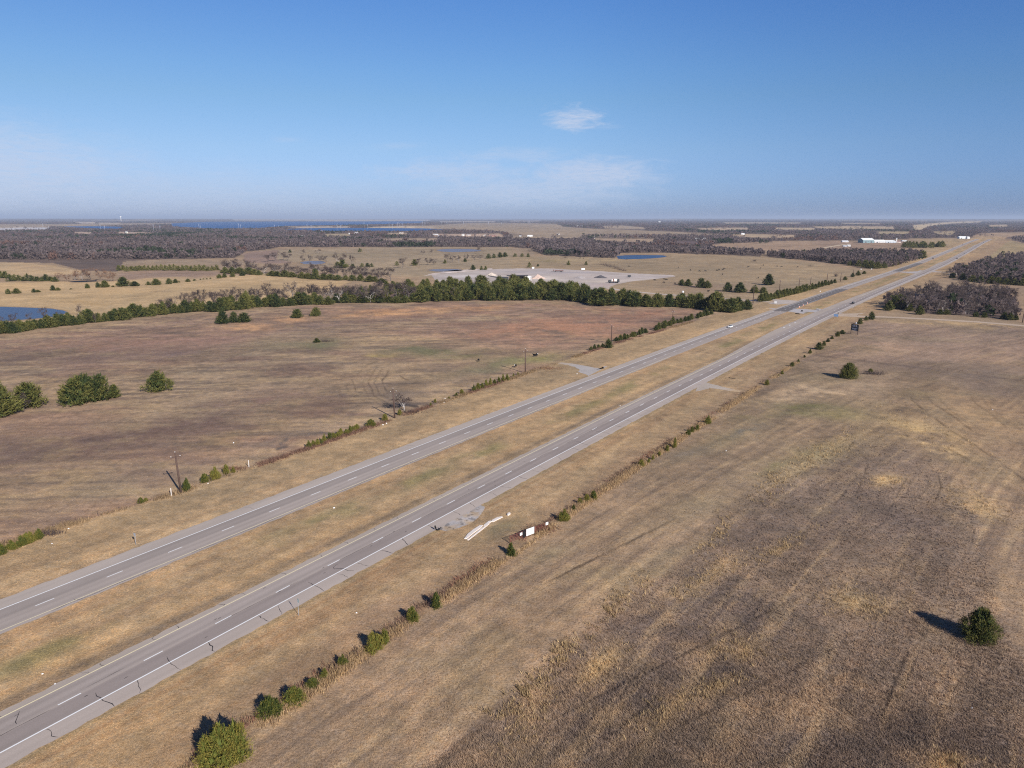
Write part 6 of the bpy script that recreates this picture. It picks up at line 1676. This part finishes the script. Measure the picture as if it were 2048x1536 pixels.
car(1967.5, 485, RANG, paint['dark'], 'dark car reaching the crest of the eastbound road')

# ------------------------------------------------------------------ gravel yard
def pile(u, v, wpx, vt, mat, label, seed, dpx=1.0):
    x, y, _ = g3(u, v); w = wpx * float(px2m(y)); h = float(z_at(u, vt, x, y))
    r = np.random.default_rng(seed); V = []; F = []; n = 26; m = 9
    for j in range(m + 1):
        q = j / m
        for i in range(n):
            a = 2 * math.pi * i / n; rr = (1 - q) * (1 + .13 * math.sin(2 * a + seed) + .08 * math.sin(5 * a + seed * 2)) * w / 2 * (1 + .06 * r.normal())
            V.append((math.cos(a) * rr, math.sin(a) * rr * dpx, h * (q ** .92) * (1 + .04 * r.normal()) if q < 1 else h))
    for j in range(m):
        for i in range(n): F.append((j * n + i, j * n + (i + 1) % n, (j + 1) * n + (i + 1) % n, (j + 1) * n + i))
    me = bpy.data.meshes.new('gravel_pile'); me.from_pydata(V, [], F); me.update(); me.materials.append(mat)
    tag(obj('gravel_pile', me, loc=(x, y, 0)), label, 'gravel pile')
M['tan_gravel'] = plain('tan_gravel', (190, 164, 148), .95, .15, 1); M['grey_gravel'] = plain('grey_gravel', (150, 140, 136), .95, .15, 1)
M['dark_gravel'] = plain('dark_gravel', (84, 80, 82), .95, .15, 1); M['pale_sand'] = plain('pale_sand', (200, 182, 164), .95, .12, 1)
pile(1076, 557, 26, 548.6, M['tan_gravel'], 'tan gravel pile beside the white cabin of the crushing plant', 1)
pile(1160, 556.5, 24, 551.4, M['grey_gravel'], 'low grey gravel pile in the middle of the yard', 2)
pile(1201.5, 555.4, 24, 550.2, M['dark_gravel'], 'dark asphalt gravel pile at the centre of the yard', 3)
pile(983, 550.5, 24, 545.0, M['pale_sand'], 'pale sand pile under the tip of the conveyor', 4)
M['plant_dark'] = plain('plant_dark', (58, 60, 64), .7, .2, 1); M['plant_rust'] = plain('plant_rust', (120, 92, 86), .8, .2, 1); M['cabin_white'] = plain('cabin_white', (232, 232, 232), .5, .05, 1)
def crushing_plant():
    xa, ya, _ = g3(995, 561); xb, yb, _ = g3(1063, 561.5); L = xb - xa
    o = thing('crushing_plant', 'black framed crushing plant with conveyor and white cabin in the gravel yard', 'machinery', (xa, ya, 0), 0)
    obj('conveyor', MB().tube([(-10, -1, 5.2), (-1, 0, 3.4), (8, 0, 2.2)], .55, 6).mesh('conveyor', M['plant_dark']), parent=o)
    obj('hopper', MB().loft([[(0, -1.6, 1.2), (11, -1.6, 1.2), (11, 1.6, 1.2), (0, 1.6, 1.2)], [(-.4, -2, 3.9), (12, -2, 3.9), (12, 2, 3.9), (-.4, 2, 3.9)]]).mesh('hopper', M['plant_dark']), parent=o)
    obj('crusher', MB().box(12.4, 18.4, -1.7, 1.7, .8, 4.4).box(13.5, 17, -1.2, 1.2, 4.4, 5.0).mesh('crusher', M['plant_rust']), parent=o)
    fr = MB().box(9.8, L * .9, -2.4, 2.4, 5.0, 5.5)
    for x in np.linspace(18.6, L * .9 - .4, 5):
        for y in (-2.2, 2.2): fr.box(x - .2, x + .2, y - .2, y + .2, 0, 5.0)
    fr.box(18.6, L * .86, -2.2, 2.2, .5, .8).box(18.6, L * .86, -2.0, -1.8, 2.2, 2.6).box(19, L * .8, 1.2, 2.0, .8, 4.6)
    obj('frame', fr.mesh('frame', M['black']), parent=o)
    obj('cabin', MB().box(L * .86, L * .965, -3.0, -.2, .7, 4.9).mesh('cabin', M['cabin_white']), parent=o)
    obj('mast', MB().box(L * .985, L * .993, -2.9, -2.6, 0, 4.6).box(L * .96, L * .993, -2.9, -2.6, 4.6, 4.9).mesh('mast', M['cabin_white']), parent=o)
    for x in (1, 5, 10): obj('leg', MB().box(x - .25, x + .25, -1.4, 1.4, 0, 1.3).mesh('leg', M['black']), parent=o)
crushing_plant()
def mixer_truck():
    x, y, _ = g3(1228, 566); k = float(px2m(y))
    o = thing('mixer_truck', 'mixer truck with banded drum parked at the near edge of the yard', 'truck', (x, y, 0), math.pi + .12)
    obj('chassis', MB().box(-5.2, 5.4, -.7, .7, .75, 1.15).mesh('chassis', M['black']), parent=o)
    c = obj('cab', MB().loft([[(3.5, -1.2, 1.0), (6.0, -1.2, 1.0), (6.0, 1.2, 1.0), (3.5, 1.2, 1.0)], [(3.5, -1.2, 2.2), (6.0, -1.2, 2.2), (6.0, 1.2, 2.2), (3.5, 1.2, 2.2)], [(3.6, -1.05, 3.2), (5.2, -1.05, 3.2), (5.2, 1.05, 3.2), (3.6, 1.05, 3.2)]]).mesh('cab', M['plant_dark']), parent=o)
    obj('windscreen', MB().box(5.45, 5.75, -.95, .95, 2.3, 3.0).mesh('windscreen', M['glass']), parent=c)
    obj('drum', MB().tube([(3.2, 0, 2.6), (2.4, 0, 2.65), (.5, 0, 2.8), (-1.6, 0, 3.0), (-3.2, 0, 3.2)], [.8, 1.25, 1.4, 1.35, .7], 18).mesh('drum', M['offwhite'], True), parent=o)
    obj('drum_band', MB().tube([(1.3, 0, 2.74), (.2, 0, 2.83)], [1.42, 1.44], 18).mesh('drum_band', M['rust_steel'], True), parent=o)
    obj('chute', MB().loft([[(-3.3, -.9, 1.2), (-5.6, -.9, 1.2), (-5.6, .9, 1.2), (-3.3, .9, 1.2)], [(-3.2, -1.1, 3.9), (-5.2, -1.1, 3.9), (-5.2, 1.1, 3.9), (-3.2, 1.1, 3.9)]]).mesh('chute', M['plant_dark']), parent=o)
    for px in (4.6, -2.2, -3.6):
        for s in (-1, 1): obj('wheel', MB().tube([(px, s * .85, .55), (px, s * 1.2, .55)], .55, 16).mesh('wheel', M['tyre']), parent=o)
mixer_truck()
def flat_trailer(u, v, L, label, mat):
    x, y, _ = g3(u, v)
    o = thing('flat_trailer', label, 'trailer', (x, y, 0), -.12)
    obj('bed', MB().box(-L / 2, L / 2, -1.2, 1.2, .8, 1.15).mesh('bed', mat), parent=o)
    obj('load', MB().box(-L * .1, L / 2 - .2, -1.1, 1.1, 1.15, 2.0).box(-L / 2, -L * .42, -.9, .9, 1.15, 2.7).box(-L * .3, -L * .12, -.8, .8, 1.15, 2.3).mesh('load', M['plant_rust']), parent=o)
    for px in (-L * .25, L * .2, L * .32):
        for s in (-1, 1): obj('wheel', MB().tube([(px, s * .8, .45), (px, s * 1.15, .45)], .45, 14).mesh('wheel', M['tyre']), parent=o)
flat_trailer(1116.5, 543.6, 13, 'brown loaded trailer parked alone at the back of the yard', M['plant_dark'])
def small_trailer(u, v, label, mat, L=4.5, hh=2.4):
    x, y, _ = g3(u, v)
    o = thing('box_trailer', label, 'trailer', (x, y, 0), .1)
    obj('box', MB().box(-L / 2, L / 2, -1.1, 1.1, .55, hh).mesh('box', mat), parent=o)
    obj('tow_bar', MB().tube([(L / 2, 0, .5), (L / 2 + 1.2, 0, .5)], .06, 6).mesh('tow_bar', M['black']), parent=o)
    for s in (-1, 1): obj('wheel', MB().tube([(0, s * .95, .36), (0, s * 1.2, .36)], .36, 14).mesh('wheel', M['tyre']), parent=o)
small_trailer(1166, 540.3, 'small white trailer at the back edge of the gravel yard', M['cabin_white'])
small_trailer(1066, 537.8, 'tiny white trailer by the yard corner below the cedar pair', M['cabin_white'], 3)
small_trailer(1258.5, 554.6, 'black container trailer alone near the yard exit', M['plant_dark'], 3.2, 2.4)
small_trailer(1365.5, 586.2, 'small white box beside the lane behind the cedar belt', M['cabin_white'], 1.2, 2.0)

# ------------------------------------------------------------------ buildings
WALLS = {}
def bmat(c):
    if c not in WALLS: WALLS[c] = plain('paint_%d_%d_%d' % c, c, .7, .06, .5)
    return WALLS[c]
def gable(u0, u1, v, v_eave, v_ridge, deep, wall, roof, label, cat, name, rot=0.0, doors=1):
    x0, y0, _ = g3(u0, v); x1, y1, _ = g3(u1, v); w = x1 - x0; x = (x0 + x1) / 2
    he = max(float(z_at(u0, v_eave, x, y0)), 2.2); hr = max(float(z_at(u0, v_ridge, x, y0)) - deep * .02, he + .8)
    o = thing(name, label, cat, (x, y0, 0), rot)
    a, d = w / 2, deep
    W = MB(); W.box(-a, a, 0, d, -.1, he)
    W.face([(-a, 0, he), (-a, d, he), (-a, d / 2, hr)]); W.face([(a, 0, he), (a, d, he), (a, d / 2, hr)])
    obj('wall', W.mesh('wall', bmat(wall)), parent=o)
    R = MB(); e = .5
    R.loft([[(-a - e, -e, he - .12), (-a - e, d / 2, hr), (-a - e, d + e, he - .12), (-a - e, d + e, he + .10), (-a - e, d / 2, hr + .24), (-a - e, -e, he + .10)],
            [(a + e, -e, he - .12), (a + e, d / 2, hr), (a + e, d + e, he - .12), (a + e, d + e, he + .10), (a + e, d / 2, hr + .24), (a + e, -e, he + .10)]])
    obj('roof', R.mesh('roof', bmat(roof)), parent=o)
    for k in range(doors):
        dx = -a * .5 + (k * a if doors > 1 else 0)
        obj('door', MB().box(dx - w * .07, dx + w * .07, -.06, .02, 0, min(he * .7, 4)).mesh('door', bmat((96, 100, 104))), parent=o)
    for k in (-.1, .55):
        obj('window', MB().box(a * k - .8, a * k + .8, -.05, .02, he * .45, he * .45 + 1.1).mesh('window', M['glass']), parent=o)
    return o
RW, RG = (226, 230, 236), (150, 154, 156)
gable(1726, 1748, 485.8, 480.2, 476.2, 30, (120, 140, 142), RW, 'biggest barn with white roof and grey green wall', 'barn', 'barn', doors=2)
gable(1749, 1771, 485.6, 483.0, 479.6, 22, (196, 190, 186), RW, 'middle white roofed barn joined beside the biggest one', 'barn', 'barn')
gable(1772, 1791.5, 485.6, 483.0, 480.6, 18, (176, 180, 186), RW, 'white roofed barn ending at the thin silo', 'barn', 'barn')
gable(1793.5, 1802, 485.2, 483.4, 481.4, 14, (206, 192, 182), (150, 120, 112), 'small barn with dull red roof beyond the silo', 'barn', 'barn')
gable(1805, 1814, 482.8, 481.9, 481.0, 10, (210, 210, 210), RW, 'low white shed beside the dark cedar grove', 'shed', 'shed')
x, y, _ = g3(1791.8, 485.5)
o = thing('silo', 'thin white silo between two barns', 'silo', (x - .3, y - 2.5, 0)); obj('tower', MB().tube([(0, 0, 0), (0, 0, 12)], 1.0, 14).mesh('tower', bmat((232, 232, 232)), True), parent=o); obj('cap', MB().tube([(0, 0, 12), (0, 0, 12.8), (0, 0, 13.2)], [1.05, .7, .1], 14).mesh('cap', bmat(RW), True), parent=o)
gable(1685, 1697, 484.6, 483.0, 481.2, 10, (200, 190, 180), (214, 214, 216), 'pale roofed house left of the big barns', 'house', 'house')
gable(1687, 1693.5, 493.2, 491.8, 490.6, 6, (196, 196, 198), (190, 190, 192), 'grey trailer home below the pale roofed house', 'house', 'trailer_home')
gable(1695.4, 1701, 492.8, 490.6, 489.6, 6, (236, 236, 236), (238, 238, 238), 'white trailer home below the pale roofed house', 'house', 'trailer_home')
gable(1919, 1933, 477.2, 474.6, 472.6, 14, (220, 222, 222), RW, 'long white building by the crest of the highway', 'building', 'roadside_building')
gable(1934.6, 1939.4, 477.6, 474.6, 473.2, 10, (238, 238, 236), (240, 240, 240), 'white boxy building at the crest of the highway', 'building', 'roadside_building')
HS = [(250.6, 253.8, 466.6, 464.6, 463.2, 'cream house in a pale strip among the left woods', (236, 224, 200), RW), (543.5, 551, 463.8, 462.6, 461.8, 'low white shed roofs among woods below the lake', (222, 222, 222), RW), (595, 600, 472, 470.8, 470.0, 'white house half hidden before the lake woods', (232, 232, 232), RW), (602.5, 607.5, 472, 471.0, 470.4, 'low white house beside a half hidden one', (222, 222, 222), RW),
      (639.5, 644.5, 464, 462.6, 461.4, 'beige house on a rise by the lake', (206, 192, 176), (190, 180, 170)), (697.5, 702.5, 468.6, 467.0, 466.0, 'white shed below the lake, by the tall white house', (232, 232, 232), RW), (705.4, 709, 468.0, 466.6, 465.6, 'small white outbuilding touching the tall white house', (236, 236, 236), RW), (710, 716, 468.4, 465.6, 464.0, 'tall white gabled house standing in a clearing by the lake', (242, 242, 242), (236, 236, 236)),
      (799, 807, 467.4, 465.2, 464.2, 'beige two storey house in the far clearing', (206, 190, 172), (170, 160, 150)), (831, 845, 467.4, 466.2, 465.2, 'long white roofed shed in the far woods', (200, 200, 200), RW), (866, 876, 469.6, 468.6, 468.0, 'low pale shed at the end of the house row', (204, 204, 204), RW), (876, 884, 473, 471.8, 470.8, 'grey roofed shed below the house row', (190, 190, 194), (180, 184, 190)),
      (923.5, 928.5, 471.4, 468.6, 467.4, 'white steep gabled house in the row', (238, 236, 232), (150, 140, 136)), (933, 941, 471.6, 469.6, 468.4, 'tan house next to the white gabled one', (196, 180, 166), (164, 152, 146)), (948, 960, 470, 468.8, 467.9, 'brown roofed ranch house in the row', (186, 160, 140), (112, 92, 86)), (967, 972, 472, 470.4, 469.4, 'small pale gabled house in the row', (206, 196, 186), (164, 156, 150)), (978, 992, 472.6, 470.8, 469.6, 'reddish brick house ending the row', (164, 124, 110), (130, 104, 98)),
      (1055, 1065, 473.2, 471.6, 470.0, 'cream house with broad white roof beyond the woods', (236, 228, 216), (236, 232, 226)), (1039, 1043, 473, 471.6, 470.6, 'small white house before the cream one', (232, 232, 232), RW), (1114, 1119, 469, 468.0, 467.4, 'white speck of a house deep in the woods', (222, 222, 222), RW), (1186.6, 1190, 477, 475.0, 474.0, 'white house at the end of a tan strip', (236, 236, 236), RW), (1154, 1165, 453.4, 452.2, 451.4, 'long white building far off near the horizon', (222, 222, 222), RW),
      (1392, 1412, 480.6, 478.0, 476.0, 'long white barn in the compound beyond the pasture woods', (226, 226, 222), RW), (1405, 1421, 482, 479.6, 478.2, 'front white barn of the compound beyond the pasture woods', (232, 230, 226), (226, 226, 226)), (1424, 1432, 480.6, 478.8, 477.8, 'small white shed beside the compound barns', (222, 222, 222), RW), (1343.5, 1347, 478.8, 477.0, 476.0, 'small white house left of the barn compound', (236, 236, 232), RW), (1483, 1489, 469.4, 467.4, 466.4, 'white house on a pale rise, far right of the compound', (236, 236, 236), RW), (1317, 1321, 445.2, 443.8, 443.0, 'white building speck just under the horizon', (236, 236, 236), RW), (1516, 1519.5, 481.6, 479.4, 478.4, 'white house among trees above the ploughed field', (236, 236, 232), RW)]
for a in HS:
    gable(a[0], a[1], a[2], a[3], a[4], 10 if a[1] - a[0] < 9 else 14, a[6], a[7], a[5], 'house', 'house', doors=1)

# ------------------------------------------------------------------ transmission line and water tower
def transmission_pole(u, vb, vt):
    x, y, _ = g3(u, vb); h = float(z_at(u, vt, x, y)); r = .00014 * y
    o = thing('transmission_pole', 'pale tall transmission pole rising over the far woods', 'transmission pole', (x, y, 0), .3, None, 'transmission poles near the lake')
    obj('mast', MB().tube([(0, 0, 0), (0, 0, h * .5), (0, 0, h)], [r, r * .75, r * .5], 8).mesh('mast', M['tower_steel'], True), parent=o)
    for z in (.78, .87, .96):
        obj('arm', MB().tube([(-3.2, 0, h * z), (0, 0, h * z - .8), (3.2, 0, h * z)], .22, 5).mesh('arm', M['tower_steel']), parent=o)
M['tower_steel'] = plain('tower_steel', (170, 172, 180), .5, .05, .2)
for u, a, b in [(87, 446.8, 460), (97.5, 452, 459), (201.5, 448.6, 462), (210, 452, 462.5), (308, 448.4, 466), (320.5, 451, 463), (398.5, 447.4, 461.5), (401.5, 451, 462), (477.5, 446.4, 458.5), (481.5, 448.5, 458.5), (549.5, 449, 457.5), (557, 451, 457), (614.5, 448, 459), (622.5, 450, 459), (674.5, 447.6, 460), (682, 450, 460), (728.5, 444.6, 459), (735, 448, 459), (778.5, 444.6, 458), (785, 448, 458), (795, 444.6, 456.5), (798.3, 445, 456.5), (804.5, 446, 456.5), (845.5, 443, 454), (850, 444, 454), (883.5, 442.8, 450.5), (894, 444, 450), (927, 443, 449.5), (977, 443, 449.5), (1003, 444, 449), (1056.5, 441.2, 447.8), (1059, 441.2, 447.8)]:
    transmission_pole(u, b, a)
x, y, _ = g3(242.4, 443.0); ht = float(z_at(242.4, 432.2, x, y))
o = thing('water_tower', 'white water tower standing above the far left horizon', 'water tower', (x, y, 0))
obj('stem', MB().tube([(0, 0, 0), (0, 0, ht * .7), (0, 0, ht * .84)], [8, 5.5, 8], 14).mesh('stem', M['white'], True), parent=o)
obj('tank', MB().tube([(0, 0, ht * .80), (0, 0, ht * .85), (0, 0, ht * .93), (0, 0, ht * .985), (0, 0, ht)], [8, 15, 16, 10, 1], 18).mesh('tank', M['white'], True), parent=o)

# ------------------------------------------------------------------ haze
def build_haze():
    me = MB().box(-60000, 60000, -3000, 120000, -1.5, 190).mesh('haze')
    m = bpy.data.materials.new('haze'); m.use_nodes = True; nt = m.node_tree
    nt.nodes.remove(nt.nodes['Principled BSDF'])
    pv = nt.nodes.new('ShaderNodeVolumePrincipled')
    pv.inputs['Color'].default_value = (.63, .74, .94, 1); pv.inputs['Density'].default_value = HAZE; pv.inputs['Anisotropy'].default_value = .0
    nt.links.new(pv.outputs['Volume'], nt.nodes['Material Output'].inputs['Volume'])
    me.materials.append(m)
    tag(obj('haze', me), kind='stuff')
HAZE = 4.4e-5
if HAZE: build_haze()
